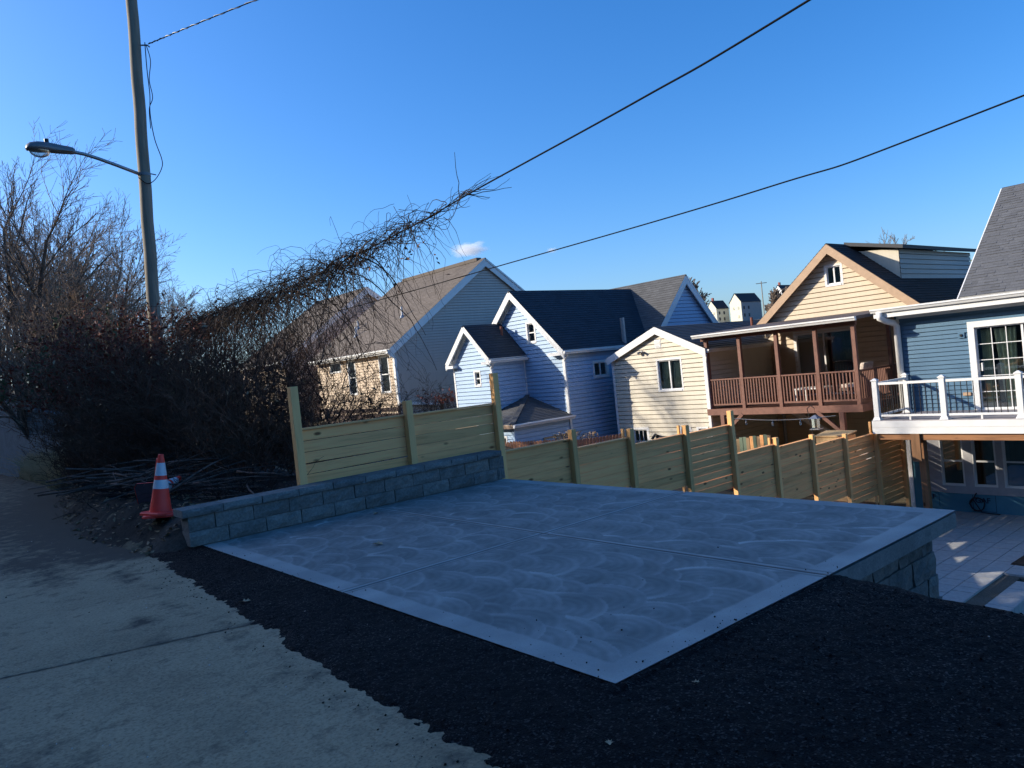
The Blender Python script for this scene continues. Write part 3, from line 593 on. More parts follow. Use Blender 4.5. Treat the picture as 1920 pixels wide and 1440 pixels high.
def gutter(parent, a, b, mat='white', name='gutter'):
    a = Vector(a); b = Vector(b); d = (b - a).normalized(); sd = Vector((-d.y, d.x, 0)); mb = MB()
    if sd.x > 0.5 or sd.y > 0.5: sd = -sd
    prof = [(0, 0), (0.075, 0), (0.10, 0.05), (0.125, 0.07), (0.125, 0.11), (0.11, 0.11), (0, 0.11)]
    ra = [a + sd * p + Vector((0, 0, q)) for p, q in prof]; rb = [b + sd * p + Vector((0, 0, q)) for p, q in prof]; i = len(mb.v); n = len(prof)
    mb.v += [tuple(p) for p in ra + rb]
    for q in range(n): mb.f.append((i + q, i + (q + 1) % n, i + n + (q + 1) % n, i + n + q)); mb.uv.append([(0, 0)] * 4)
    mb.poly(ra); mb.poly(rb); return mesh_obj(name, mb, M[mat], parent)
def downspout(parent, pts, w=0.085, mat='white'):
    mb = MB()
    for p, q in zip(pts[:-1], pts[1:]): mb.bar(p, q, w, w * 0.75)
    return mesh_obj('downspout', mb, M[mat], parent)
def rake(parent, a, b, w, t, mat='white', name='rake_board'):
    a = Vector(a); b = Vector(b); d = b - a; hz = Vector((d.x, d.y, 0)); v = Vector((0, 0, w / 2 * d.length / hz.length)); sd = Vector((-hz.y, hz.x, 0)).normalized() * (t / 2); dn = Vector((0, 0, -.03)); a = a + dn; b = b + dn
    return mesh_obj(name, MB().hexa([a - sd - v, a + sd - v, b + sd - v, b - sd - v, a - sd + v, a + sd + v, b + sd + v, b - sd + v]), M[mat], parent)

# ---------------------------------------------------------------- grey house with the brown roof
H = thing('house', 'large grey sided house with brown shingle roof behind the vines', 'house', (20, 32, 0)); fr = Fr('X', 17.53)
ops = [(29.10, 29.82, 1.16, 2.72), (32.10, 32.74, 1.19, 2.72), (33.48, 34.55, 2.32, 2.75)]
siding(H, fr, 28.5, 36.0, -1.2, 3.12, 0.125, M['grey_siding'], ops)
window(H, fr, 29.10, 29.82, 1.16, 2.72, 'hung', 0.06, back='blind'); window(H, fr, 32.10, 32.74, 1.19, 2.72, 'hung', 0.06, back='blind'); window(H, fr, 33.48, 34.55, 2.32, 2.75, 'one', 0.05)
fs = Fr('Y', 28.5); gl = lambda t: 17.53 if t < 3.12 else 17.53 + (t - 3.12) * (5.42 / 3.75); gr = lambda t: 28.37 if t < 3.12 else 28.37 - (t - 3.12) * (5.42 / 3.75)
siding(H, fs, gl, gr, -1.2, 6.86, 0.125, M['taupe_siding'])
flat(H, [(17.53, 36, -1.2), (28.37, 36, -1.2), (28.37, 36, 3.12), (22.95, 36, 6.87), (17.53, 36, 3.12)], M['grey_siding']); flat(H, [(28.37, 28.5, -1.2), (28.37, 36, -1.2), (28.37, 36, 3.12), (28.37, 28.5, 3.12)], M['grey_siding'])
roof_face(H, (17.18, 28.3, 3.0), (17.18, 36.2, 3.0), (22.95, 36.2, 7.0), (22.95, 28.3, 7.0), M['brown_roof'])
roof_face(H, (28.72, 28.3, 3.0), (28.72, 36.2, 3.0), (22.95, 36.2, 7.0), (22.95, 28.3, 7.0), M['brown_roof'])
mesh_obj('ridge_vent', MB().box(22.8, 23.1, 28.8, 35.5, 6.93, 7.09), M['brown_roof'], H)
rake(H, (17.2, 28.36, 2.84), (22.95, 28.36, 6.82), 0.30, 0.05); rake(H, (28.7, 28.36, 2.84), (22.95, 28.36, 6.82), 0.30, 0.05)
mesh_obj('fascia', MB().box(17.2, 17.24, 28.4, 36.1, 2.80, 2.97), M['white'], H); gutter(H, (17.2, 28.35, 2.86), (17.2, 36.15, 2.86))
mesh_obj('soffit', MB().box(17.24, 17.53, 28.4, 36.0, 2.86, 2.88), M['white'], H)
fr.box(mb := MB(), 28.48, 28.60, -1, 2.86, 0.005, 0.04); mesh_obj('corner_board', mb, M['white'], H)
downspout(H, [(17.12, 28.42, 2.86), (17.45, 28.42, 2.6), (17.46, 28.42, 0.75), (17.62, 28.40, 0.6), (19.3, 28.40, 0.42), (19.42, 28.40, 0.35), (19.42, 28.40, -0.6)], 0.15)
for (x, y, h) in ((19.2, 34.4, 0.42), (19.4, 30.5, 0.5), (18.6, 33.6, 0.46)):
    zr = 3.0 + (x - 17.18) * 4.0 / 5.77; mesh_obj('vent_pipe', MB().tube([(x, y, zr - 0.1), (x, y, zr + h)], 0.05, 10), M['white'], H); mesh_obj('pipe_boot', MB().tube([(x, y, zr - 0.05), (x, y, zr + 0.1)], [0.16, 0.06], 10), M['galv'], H)
# its neighbour along the row
H = thing('house', 'farther grey house with dark roof half hidden behind the vines', 'house', (20, 42, 0)); fs = Fr('Y', 38.6)
gx0, gx1, gz0, gz1 = 17.0, 27.6, 3.3, 7.0; gm = (gx0 + gx1) / 2; sl = (gz1 - gz0) / (gm - gx0)
siding(H, fs, lambda t: gx0 if t < gz0 else gx0 + (t - gz0) / sl, lambda t: gx1 if t < gz0 else gx1 - (t - gz0) / sl, -1.2, gz1 - 0.1, 0.13, M['taupe_siding']); siding(H, Fr('X', gx0), 38.6, 45, -1.2, gz0, 0.13, M['grey_siding'])
roof_face(H, (gx0 - .35, 38.4, gz0 - .1), (gx0 - .35, 45, gz0 - .1), (gm, 45, gz1 + .12), (gm, 38.4, gz1 + .12), M['brown_roof']); roof_face(H, (gx1 + .35, 38.4, gz0 - .1), (gx1 + .35, 45, gz0 - .1), (gm, 45, gz1 + .12), (gm, 38.4, gz1 + .12), M['brown_roof'])
rake(H, (gx0 - .3, 38.45, gz0 - .25), (gm, 38.45, gz1 - .05), 0.28, 0.05); rake(H, (gx1 + .3, 38.45, gz0 - .25), (gm, 38.45, gz1 - .05), 0.28, 0.05); gutter(H, (gx0 - .34, 38.4, gz0 - .2), (gx0 - .34, 45, gz0 - .2))
flat(H, [(gx0, 45, -1.2), (gx1, 45, -1.2), (gx1, 45, gz0), (gm, 45, gz1), (gx0, 45, gz0)], M['grey_siding']); flat(H, [(gx1, 38.6, -1.2), (gx1, 45, -1.2), (gx1, 45, gz0), (gx1, 38.6, gz0)], M['grey_siding'])
for y in (40.2, 42.6): window(H, Fr('X', gx0 - 0.012), y, y + 0.8, 1.1, 2.6, 'hung', 0.06, back='blind', proud=0.04)

# ---------------------------------------------------------------- pale blue house with dark roofs
H = thing('house', 'pale blue sided house with dark roof and small gabled wing in front', 'house', (21, 22, -2)); G = 19.4; E = 0.15; bs = M['blue_siding']
ay, az, ey, ez, ly = 22.4, 4.50, 20.0, 2.25, 24.8
LG = lambda t: ey if t < ez else ey + (t - ez) * (ay - ey) / (az - ez); RG = lambda t: ly if t < ez else ly - (t - ez) * (ly - ay) / (az - ez)
fr = Fr('X', G); ow = (21.43, 21.82, 2.55, 3.25)
siding(H, fr, LG, RG, -2.4, az, E, bs, [ow]); window(H, fr, *ow, 'hung', 0.07, back='blind')
fs = Fr('Y', ey); o2 = (20.92, 21.62, 1.02, 1.52); siding(H, fs, G, 30, -2.4, ez, E, bs, [o2]); window(H, fs, *o2, 'slider', 0.08, back='dark')
flat(H, [(G, ly, -2.4), (30, ly, -2.4), (30, ly, ez), (G, ly, ez)], bs); flat(H, [(30, ey, -2.4), (30, ly, -2.4), (30, ly, ez), (30, ay, az), (30, ey, ez)], bs)
ov = 0.28; sl = (az - ez) / (ay - ey); rz = lambda y: az + 0.1 - abs(ay - y) * sl
roof_face(H, (G - ov, ey - ov, rz(ey - ov)), (26.4, ey - ov, rz(ey - ov)), (26.4, ay, rz(ay)), (G - ov, ay, rz(ay)), M['dark_roof'])
roof_face(H, (G - ov, ly + ov, rz(ly + ov)), (26.4, ly + ov, rz(ly + ov)), (26.4, ay, rz(ay)), (G - ov, ay, rz(ay)), M['dark_roof'])
rake(H, (G - ov + .03, ey - ov, rz(ey - ov) - .16), (G - ov + .03, ay, rz(ay) - .16), 0.17, 0.05); rake(H, (G - ov + .03, ly + ov, rz(ly + ov) - .16), (G - ov + .03, ay, rz(ay) - .16), 0.17, 0.05)
rake(H, (G - .03, ey - .02, rz(ey) - .2), (G - .03, ay, rz(ay) - .2), 0.16, 0.03, name='frieze_board'); rake(H, (G - .03, ly + .02, rz(ly) - .2), (G - .03, ay, rz(ay) - .2), 0.16, 0.03, name='frieze_board')
ge = rz(ey - ov) - 0.15; gutter(H, (G - ov, ey - ov + .03, ge), (26, ey - ov + .03, ge)); mesh_obj('soffit', MB().box(G - ov + .04, 26, ey - ov + .05, ey, ge + .02, ge + .05), M['white'], H)
mesh_obj('eave_return', MB().box(G - ov, G, ey - ov, ey + 0.55, ge - 0.02, ge + 0.10), M['white'], H)
for (x0, y0) in ((G, ey),): mesh_obj('corner_board', MB().box(x0 - .03, x0 + .07, y0 - .03, y0 + .07, -2.4, ge), M['white'], H)
downspout(H, [(G - .1, ey - ov - .02, ge + .02), (G - .06, ey - .07, ge - .22), (G - .05, ey - .07, -0.15)])
mesh_obj('flue_pipe', MB().tube([(22.6, 19.86, 1.95), (22.6, 19.86, 3.15)], 0.09, 12), M['galv'], H)
# cross gable at the back, its face turned right
cX0, cX1, cY, cz0, cz1 = 24.35, 28.55, 19.7, 2.5, 4.72; cm = (cX0 + cX1) / 2; cs = (cz1 - cz0) / (cm - cX0)
siding(H, Fr('Y', cY), lambda t: cX0 if t < cz0 else cX0 + (t - cz0) / cs, lambda t: cX1 if t < cz0 else cX1 - (t - cz0) / cs, 1.2, cz1 - .02, E, bs)
for sx, xe in ((1, cX0), (-1, cX1)):
    roof_face(H, (xe - sx * .25, cY - .2, cz0 - .2), (xe - sx * .25, 25.0, cz0 - .2), (cm, 25.0, cz1 + .08), (cm, cY - .2, cz1 + .08), M['mid_roof']); rake(H, (xe - sx * .22, cY - .17, cz0 - .38), (cm, cY - .17, cz1 - .14), 0.2, 0.05)
# small front wing
s0, sy0, sy1, sym, sez, saz = 17.75, 22.2, 24.55, 23.37, 2.2, 3.36; fr = Fr('X', s0); sl = (saz - sez) / (sym - sy0); wz = lambda y: saz + .08 - abs(sym - y) * sl
ow = (22.92, 23.22, 1.12, 1.62)
siding(H, fr, lambda t: sy0 if t < sez else sy0 + (t - sez) / sl, lambda t: sy1 if t < sez else sy1 - (t - sez) / sl, -2.4, saz, E, bs, [ow]); window(H, fr, *ow, 'hung', 0.06, back='dark')
siding(H, Fr('Y', sy0), s0, G, -2.4, sez, E, bs); flat(H, [(s0, sy1, -2.4), (G, sy1, -2.4), (G, sy1, sez), (s0, sy1, sez)], bs)
for yy, sg in ((sy0 - .22, 1), (sy1 + .22, -1)):
    roof_face(H, (s0 - .25, yy, wz(yy)), (G + .0, yy, wz(yy)), (G + .0, sym, wz(sym)), (s0 - .25, sym, wz(sym)), M['dark_roof'])
    rake(H, (s0 - .22, yy, wz(yy) - .13), (s0 - .22, sym, wz(sym) - .13), 0.15, 0.05); rake(H, (s0 - .03, yy + sg * .24, wz(yy) - .02), (s0 - .03, sym, wz(sym) - .18), 0.13, 0.03, name='frieze_board')
    mesh_obj('eave_return', MB().box(s0 - .25, s0, min(yy, yy + sg * .5), max(yy, yy + sg * .5), wz(yy) - .2, wz(yy) - .09), M['white'], H)
gutter(H, (s0 - .25, sy0 - .2, wz(sy0 - .22) - .17), (G - .05, sy0 - .2, wz(sy0 - .22) - .17))
mesh_obj('corner_board', MB().box(s0 - .03, s0 + .06, sy0 - .03, sy0 + .06, -2.4, sez - .1), M['white'], H); mesh_obj('corner_board', MB().box(s0 - .03, s0 + .06, sy1 - .06, sy1 + .03, -2.4, sez - .1), M['white'], H)
mesh_obj('corner_board', MB().box(G - .05, G - .014, sy0 - .05, sy0 - .014, .5, 2.1), M['white'], H)
downspout(H, [(s0 - .1, sy0 - .26, wz(sy0 - .22) - .14), (s0 - .05, sy0 - .06, wz(sy0 - .22) - .36), (s0 - .05, sy0 - .06, -1.5)])
mesh_obj('vent_pipe', MB().tube([(19.0, 22.9, 2.6), (19.0, 22.9, 3.3)], 0.05, 10), M['rust'], H); mesh_obj('pipe_boot', MB().tube([(19.0, 22.9, 2.72), (19.0, 22.9, 2.9)], [0.2, 0.06], 10), M['galv'], H)
# low hipped lean-to in the corner
la, lb, lt = (16.5, 19.82, -0.28), (G, 19.82, -0.28), (19.36, 22.16, 0.52)
roof_face(H, la, lb, lt, (19.355, 22.16, 0.52), M['mid_roof']); roof_face(H, (16.5, 24.5, -0.28), la, (19.35, 22.16, 0.52), (19.35, 22.17, 0.52), M['mid_roof'])
mesh_obj('hip_cap', MB().bar((16.52, 19.84, -0.25), (19.36, 22.16, 0.545), 0.17, 0.03), M['mid_roof'], H)
gutter(H, (16.5, 19.8, -0.40), (G, 19.8, -0.40)); mesh_obj('fascia', MB().box(16.5, 16.54, 19.82, 24.5, -0.42, -0.29), M['tan_trim'], H)
siding(H, Fr('Y', 20.05), 16.75, G, -2.6, -0.36, E, bs); siding(H, Fr('X', 16.75), 20.05, 24.3, -2.6, -0.36, E, bs, [(20.5, 21.6, -1.5, -0.75)]); window(H, Fr('X', 16.75), 20.5, 21.6, -1.5, -0.75, 'slider', 0.06)
mesh_obj('corner_board', MB().box(16.70, 16.80, 20.0, 20.10, -2.6, -0.36), bs, H)
window(H, Fr('Y', 20.035), 18.1, 19.2, -1.5, -0.98, 'slider', 0.06, trim='tan_trim', back='blind', proud=0.04)

# ---------------------------------------------------------------- cream house
H = thing('house', 'cream sided low-gabled house with white trim and a sliding window', 'house', (22, 17, -2.5)); CX = 20.8; c0, c1, cmid, cez, caz = 14.93, 18.92, 16.75, 1.60, 2.44; cs_ = M['cream_siding']
fr = Fr('X', CX); Lc = lambda t: c0 if t < cez else c0 + (t - cez) * (cmid - c0) / (caz - cez); Rc = lambda t: c1 if t < cez else c1 - (t - cez) * (c1 - cmid) / (caz - cez)
ow = (15.90, 16.86, 0.36, 1.37); od = (17.62, 18.24, -2.6, -1.0); oa = (15.10, 15.42, -1.5, -0.98); ob = (15.78, 16.12, -1.5, -1.0)
siding(H, fr, Lc, Rc, -2.9, caz, 0.152, cs_, [ow, od, oa, ob], 0.045)
window(H, fr, *ow, 'slider', 0.06, back=None, curtain=[(15.92, 16.34, 15.92, 16.38), (16.4, 16.84, 16.42, 16.84)]); window(H, fr, *oa, 'one', 0.07, back='dark'); window(H, fr, *ob, 'one', 0.07, back='dark')
d = window(H, fr, *od, 'one', 0.10, back='dark', grid=(3, 4)); rename(d, 'door'); fr.box(mb := MB(), 17.62, 18.24, -2.6, -1.9, -0.05, -0.02); mesh_obj('door_panel', mb, M['white'], d)
siding(H, Fr('Y', c0), CX, 26, -2.9, cez, 0.152, cs_); flat(H, [(CX, c1, -2.9), (30, c1, -2.9), (30, c1, cez), (CX, c1, cez)], cs_); flat(H, [(30, c0, -2.9), (30, c1, -2.9), (30, c1, cez), (30, cmid, caz), (30, c0, cez)], cs_)
ov = 0.16; sc0 = (caz - cez) / (cmid - c0); sc1 = (caz - cez) / (c1 - cmid)
zc0 = caz + .1 - (cmid - c0 + ov) * sc0; zc1 = caz + .1 - (c1 + ov - cmid) * sc1
roof_face(H, (CX - .15, c0 - ov, zc0), (24.75, c0 - ov, zc0), (24.75, cmid, caz + .1), (CX - .15, cmid, caz + .1), M['mid_roof']); roof_face(H, (CX - .15, c1 + ov, zc1), (30, c1 + ov, zc1), (30, cmid, caz + .1), (CX - .15, cmid, caz + .1), M['mid_roof'])
roof_face(H, (24.76, 15.2, zc0 + .18), (30, 15.2, zc0 + .18), (30, cmid, caz + .1), (24.76, cmid, caz + .1), M['mid_roof'])
rake(H, (CX - .14, c0 - ov, zc0 - .12), (CX - .14, cmid, caz - .01), 0.2, 0.04); rake(H, (CX - .14, c1 + ov, zc1 - .12), (CX - .14, cmid, caz - .01), 0.2, 0.04)
gutter(H, (CX - .1, c0 - ov + .02, zc0 - .14), (24.6, c0 - ov + .02, zc0 - .14)); gutter(H, (CX - .15, c1 + ov + .1, zc1 - .14), (25, c1 + ov + .1, zc1 - .14))
for y in (c0, c1): mesh_obj('corner_board', MB().box(CX - .03, CX + .06, y - .05, y + .05, -2.9, cez), M['white'], H)
downspout(H, [(CX - .06, c0 - .1, 1.45), (CX - .06, c0 - .07, 1.2), (CX - .06, c0 - .07, -0.55)], 0.09)
fr.box(mb := MB(), 16.62, 16.90, 1.80, 2.10, 0.0, 0.03); v_ = mesh_obj('gable_vent', mb, M['white'], H); mb = MB()
for j in range(6): fr.box(mb, 16.645, 16.875, 1.83 + j * 0.042, 1.85 + j * 0.042, 0.03, 0.045)
mesh_obj('louvre', mb, M['white'], v_)
mb = MB(); fr.box(mb, 17.46, 17.52, 1.70, 1.78, 0, 0.05); mb.tube([fr.P(17.44, 1.74, 0.05), fr.P(17.36, 1.68, 0.14)], [0.03, 0.055], 10).tube([fr.P(17.54, 1.74, 0.05), fr.P(17.60, 1.68, 0.14)], [0.03, 0.055], 10); mesh_obj('flood_light', mb, M['galv'], H)
mb = MB(); fr.box(mb, 17.22, 17.28, -1.22, -1.14, 0, 0.06); mb.tube([fr.P(17.25, -1.18, 0.05), fr.P(17.05, -1.22, 0.16)], [0.03, 0.06], 10).tube([fr.P(17.25, -1.18, 0.05), fr.P(17.3, -1.32, 0.16)], [0.03, 0.06], 10); mesh_obj('flood_light', mb, M['black'], H)
mesh_obj('vent_pipe', MB().tube([(25.6, 16.1, 2.1), (25.6, 16.1, 2.62)], 0.05, 8), M['rust'], H)

# ---------------------------------------------------------------- tan house
H = thing('house', 'tan sided gabled house with black roof behind the brown porch', 'house', (27, 12.4, -3)); TX = 24.8; tm, taz = 12.4, 4.55; t0_, t1_, tez = 9.75, 15.1, 2.3; ts = M['tan_siding']; fr = Fr('X', TX)
Lt = lambda t: t0_ if t < tez else t0_ + (t - tez) * (tm - t0_) / (taz - tez); Rt = lambda t: t1_ if t < tez else t1_ - (t - tez) * (t1_ - tm) / (taz - tez)
ow = (12.13, 12.62, 3.33, 3.92); od = (11.98, 13.92, -0.33, 1.78)
siding(H, fr, Lt, Rt, -3.3, taz, 0.165, ts, [ow, od], 0.045); window(H, fr, *ow, 'slider', 0.07, back='dark')
d = window(H, fr, *od, 'slider', 0.10, back=None, glass='glass_dk', curtain=[(12.9, 13.35, 12.9, 13.4), (12.3, 12.75, 12.3, 12.8)]); rename(d, 'patio_door')
siding(H, Fr('Y', t0_), TX, 33, -3.3, tez, 0.165, ts); flat(H, [(TX, t1_, -3.3), (33, t1_, -3.3), (33, t1_, tez), (TX, t1_, tez)], ts); flat(H, [(33, t0_, -3.3), (33, t1_, -3.3), (33, t1_, tez), (33, tm, taz), (33, t0_, tez)], ts)
st0 = (taz - tez) / (tm - t0_); ov = 0.25; zr0 = taz + .12 - (tm - t0_ + ov) * st0
for ys_ in (t0_ - ov, t1_ + ov): roof_face(H, (TX - .3, ys_, zr0), (33, ys_, zr0), (33, tm, taz + .12), (TX - .3, tm, taz + .12), M['black_roof']); rake(H, (TX - .28, ys_, zr0 - .14), (TX - .28, tm, taz - .03), 0.24, 0.05, 'tan_trim')
# shed dormers on both slopes
siding(H, Fr('Y', 10.75), 26.0, 32.2, 3.25, 4.22, 0.165, M['dormer_siding']); mesh_obj('dormer_cheek', MB().poly([(26.0, 10.75, 3.25), (26.0, 10.75, 4.22), (26.0, 12.1, 4.38)]), M['cream_siding'], H)
mesh_obj('dormer_roof', MB().hexa([(25.75, 10.5, 4.2), (32.4, 10.5, 4.2), (32.4, 12.4, 4.62), (25.75, 12.4, 4.62), (25.75, 10.5, 4.32), (32.4, 10.5, 4.32), (32.4, 12.4, 4.74), (25.75, 12.4, 4.74)]), M['mid_roof'], H)
siding(H, Fr('X', 27.6), 13.0, 14.25, 3.25, 4.15, 0.165, M['dormer_siding']); mesh_obj('dormer_roof', MB().hexa([(27.35, 12.4, 4.62), (32, 12.4, 4.62), (32, 14.5, 4.14), (27.35, 14.5, 4.14), (27.35, 12.4, 4.72), (32, 12.4, 4.72), (32, 14.5, 4.26), (27.35, 14.5, 4.26)]), M['mid_roof'], H); mesh_obj('corner_board', MB().box(27.55, 27.65, 14.2, 14.3, 3.0, 4.15), M['white'], H)
mesh_obj('downspout', MB().tube([(24.66, 14.6, -0.5), (24.66, 14.6, -3)], 0.06, 8), M['galv'], H)

# brown covered porch
PX = 20.8; P = thing('porch', 'brown stained wooden porch with white gutter between cream and slate blue houses', 'porch', (22.8, 12.4, -3)); pm = M['porch']
mesh_obj('porch_roof', MB().hexa([(20.55, 9.75, 2.0), (24.75, 9.75, 2.22), (24.75, 15.12, 2.22), (20.55, 15.12, 2.0), (20.55, 9.75, 2.09), (24.75, 9.75, 2.31), (24.75, 15.12, 2.31), (20.55, 15.12, 2.09)]), M['porch_dk'], P)
gutter(P, (20.56, 9.75, 1.97), (20.56, 15.12, 1.97)); mesh_obj('beam', MB().box(20.76, 20.88, 9.9, 15.0, 1.86, 1.99), pm, P)
FL = -0.35; pys = [14.82, 13.6, 12.33, 11.10, 9.98]
for y in pys: bevel(mesh_obj('post', MB().box(PX - .05, PX + .06, y - .055, y + .055, FL - .2, 1.86), pm, P))
for (x, y) in ((24.6, 14.6), (24.62, 9.95), (22.9, 9.95)): mesh_obj('post', MB().box(x - .05, x + .05, y - .05, y + .05, FL, 2.1), pm, P)
mesh_obj('floor', MB().box(20.7, 24.78, 9.9, 14.9, FL - .04, FL), pm, P); mesh_obj('rim_joist', MB().box(20.66, 20.70, 9.85, 14.92, FL - .19, FL + .01), pm, P); mesh_obj('rim_joist', MB().box(20.7, 24.7, 9.85, 9.89, FL - .19, FL + .01), pm, P)
for j in range(10): y = 10.1 + j * 0.5; mesh_obj('joist', MB().box(20.71, 24.7, y, y + .04, FL - .19, FL - .042), pm, P)
bal = MB().box(-.018, .018, -.018, .018, 0, 0.80); bm_ = bpy.data.meshes.new('baluster'); bm_.from_pydata(bal.v, [], bal.f); bm_.materials.append(pm)
for ya, yb in zip(pys[1:], pys[:-1]):
    mesh_obj('rail', MB().box(PX - .04, PX + .05, ya + .056, yb - .056, 0.57, 0.61), pm, P); mesh_obj('rail', MB().box(PX - .02, PX + .03, ya + .056, yb - .056, -0.24, -0.19), pm, P)
    n = int((yb - ya) / 0.096)
    for i in range(1, n): inst('baluster', bm_, P, (PX, ya + (yb - ya) * i / n, -0.21))
mesh_obj('rail', MB().box(PX + .06, 24.6, 9.91, 9.99, 0.57, 0.61), pm, P); mesh_obj('rail', MB().box(PX + .06, 24.6, 9.93, 9.97, -0.24, -0.19), pm, P)
for i in range(1, 36): inst('baluster', bm_, P, (PX + .06 + 3.75 * i / 36, 9.95, -0.21))
for (y, sg) in ((10.45, 1), (14.35, -1)):
    bevel(mesh_obj('support_post', MB().box(20.62, 20.76, y - .07, y + .07, -3.4, FL - .19), pm, P)); mesh_obj('brace', MB().bar((20.69, y, FL - .80), (20.69, y + sg * .72, FL - .17), 0.09, 0.10), pm, P)
mesh_obj('stair_stringer', MB().bar((22.6, 13.3, FL - .15), (22.6, 10.4, -2.3), 0.05, 0.2), M['white'], P)

# ---------------------------------------------------------------- slate blue house on the right
H = thing('house', 'slate blue sided house with white trimmed patio door and teal wrapped lower wall', 'house', (25, 4, -3.3)); RX = 21.5; fr = Fr('X', RX); ss = M['slate_siding']
od = (5.15, 7.22, -0.62, 1.46); siding(H, fr, -4, 9.16, -0.66, 2.0, 0.112, ss, [od], 0.03)
d = window(H, fr, *od, 'slider', 0.15, back='dark', grid=(3, 5), curtain=[(6.35, 6.85, 6.42, 6.70), (5.2, 5.7, 5.3, 5.5), (6.9, 7.15, 6.95, 7.15)], proud=0.05); rename(d, 'patio_door')
fr.box(mb := MB(), 7.10, 7.13, 0.35, 0.55, -0.02, 0.03); mesh_obj('door_handle', mb, M['white'], d)
mesh_obj('soffit', MB().box(21.05, 21.5, -4.2, 9.5, 1.99, 2.02), M['white'], H); mesh_obj('fascia', MB().box(21.03, 21.06, -4.2, 9.5, 1.96, 2.14), M['white'], H); gutter(H, (21.04, -4.2, 2.10), (21.04, 9.55, 2.10))
fr.box(mb := MB(), -4, 9.1, 1.88, 1.985, 0.015, 0.03); mesh_obj('frieze_board', mb, M['white'], H)
mesh_obj('flat_roof', MB().hexa([(21.05, -4.2, 2.12), (24, -4.2, 2.2), (24, 9.3, 2.2), (21.05, 9.3, 2.12), (21.05, -4.2, 2.16), (24, -4.2, 2.3), (24, 9.3, 2.3), (21.05, 9.3, 2.16)]), M['grey_roof'], H)
siding(H, Fr('Y', 9.0), 21.5, 32, -3.4, 2.0, 0.112, ss) ; flat(H, [(21.52, 9.16, -3.4), (32, 9.16, -3.4), (32, 9.16, 2.0), (21.52, 9.16, 2.0)], ss); flat(H, [(21.5, -4, -3.4), (32, -4, -3.4), (32, -4, 2.2), (21.5, -4, 2.2)], ss); flat(H, [(32, -4, -3.4), (32, 9.1, -3.4), (32, 9.1, 2.2), (32, -4, 2.2)], ss)
mb = MB().tube([(20.98, 9.32, 2.1), (20.98, 9.32, 1.95), (21.12, 9.22, 1.86), (21.3, 9.12, 1.80), (21.41, 9.08, 1.70), (21.42, 9.08, -0.6)], [0.085] * 6, 14); mesh_obj('downspout', mb, M['white'], H, smooth=True)
mesh_obj('corner_board', MB().box(21.47, 21.58, 9.04, 9.17, -3.4, 1.88), M['white'], H)
roof_face(H, (23.45, 8.2, 2.32), (23.45, -4, 2.32), (27.85, -4, 5.72), (27.85, 8.2, 5.72), M['grey_roof'], 0.135, 0.012, tabs=True); mesh_obj('ridge_cap', MB().box(27.6, 28.1, -4, 7.2, 5.68, 5.82), M['grey_roof'], H)
roof_face(H, (32.2, 8.2, 2.32), (32.2, -4, 2.32), (27.85, -4, 5.72), (27.85, 8.2, 5.72), M['grey_roof']); flat(H, [(23.6, 8.1, 2.2), (32.1, 8.1, 2.2), (27.85, 8.1, 5.6)], ss)
mesh_obj('rake_board', MB().bar((23.45, 8.22, 2.24), (27.85, 8.22, 5.64), 0.03, 0.14), M['white'], H)
fr.box(mb := MB(), 7.45, 7.60, 1.22, 1.36, 0.01, 0.05); lt_ = mesh_obj('outlet_box', mb, M['slate_siding'], H); fr.box(mb := MB(), 7.50, 7.55, 1.26, 1.32, 0.05, 0.075); mesh_obj('box_cover', mb, M['black'], lt_)
fr.box(mb := MB(), 7.42, 7.60, -0.26, -0.18, 0.01, 0.06); mesh_obj('outlet_box', mb, M['tan_trim'], H)
lw = [(7.74, 8.30), (6.99, 7.53), (6.22, 6.84)]; ops = [(a, b, -2.62, -1.32) for a, b in lw]
mb = MB(); Lw = sorted(lw)
for (a, b) in [(-4, Lw[0][0])] + [(Lw[i][1], Lw[i + 1][0]) for i in range(2)] + [(Lw[2][1], 9.16)]: fr.box(mb, a, b, -2.62, -1.32, -0.06, 0.0)
fr.box(mb, -4, 9.16, -3.4, -2.62, -0.06, 0.0); fr.box(mb, -4, 9.16, -1.32, -0.66, -0.06, 0.0); mesh_obj('house_wrap', mb, M['wrap'], H)
mb = MB(); fr.box(mb, 8.30, 8.62, -2.80, -1.05, 0.004, 0.03); fr.box(mb, 5.0, 8.30, -2.82, -2.62, 0.006, 0.028); fr.box(mb, 7.53, 7.74, -2.62, -1.05, 0.004, 0.03); fr.box(mb, 6.84, 6.99, -2.62, -1.05, 0.004, 0.03); fr.box(mb, 6.02, 6.22, -2.62, -1.05, 0.004, 0.03); fr.box(mb, 6.02, 8.30, -1.32, -1.06, 0.006, 0.028); mesh_obj('window_trim', mb, M['grey_trim'], H)
for q, (a, b) in enumerate(lw): window(H, fr, a + .02, b - .02, -2.60, -1.34, 'hung', 0.02, back='half' if q == 0 else 'dark', glass='glass_dk', grid=None)
def text_part(txt, parent, loc, size, rot, mat):
    cu = bpy.data.curves.new('lettering', 'FONT'); cu.body = txt; cu.size = size; cu.extrude = 0.001; cu.align_x = 'LEFT'; cu.offset = 0.004
    to = bpy.data.objects.new('lettering_tmp', cu); COL.objects.link(to); dg = bpy.context.evaluated_depsgraph_get(); me = bpy.data.meshes.new_from_object(to.evaluated_get(dg)); bpy.data.objects.remove(to)
    me.materials.clear(); me.materials.append(mat); me.name = 'lettering'; o = bpy.data.objects.new('lettering', me); COL.objects.link(o); o.parent = parent; o.location = Vector(loc) - WL[parent.name]; o.rotation_euler = rot; return o
tr = (math.pi / 2, 0, -math.pi / 2)
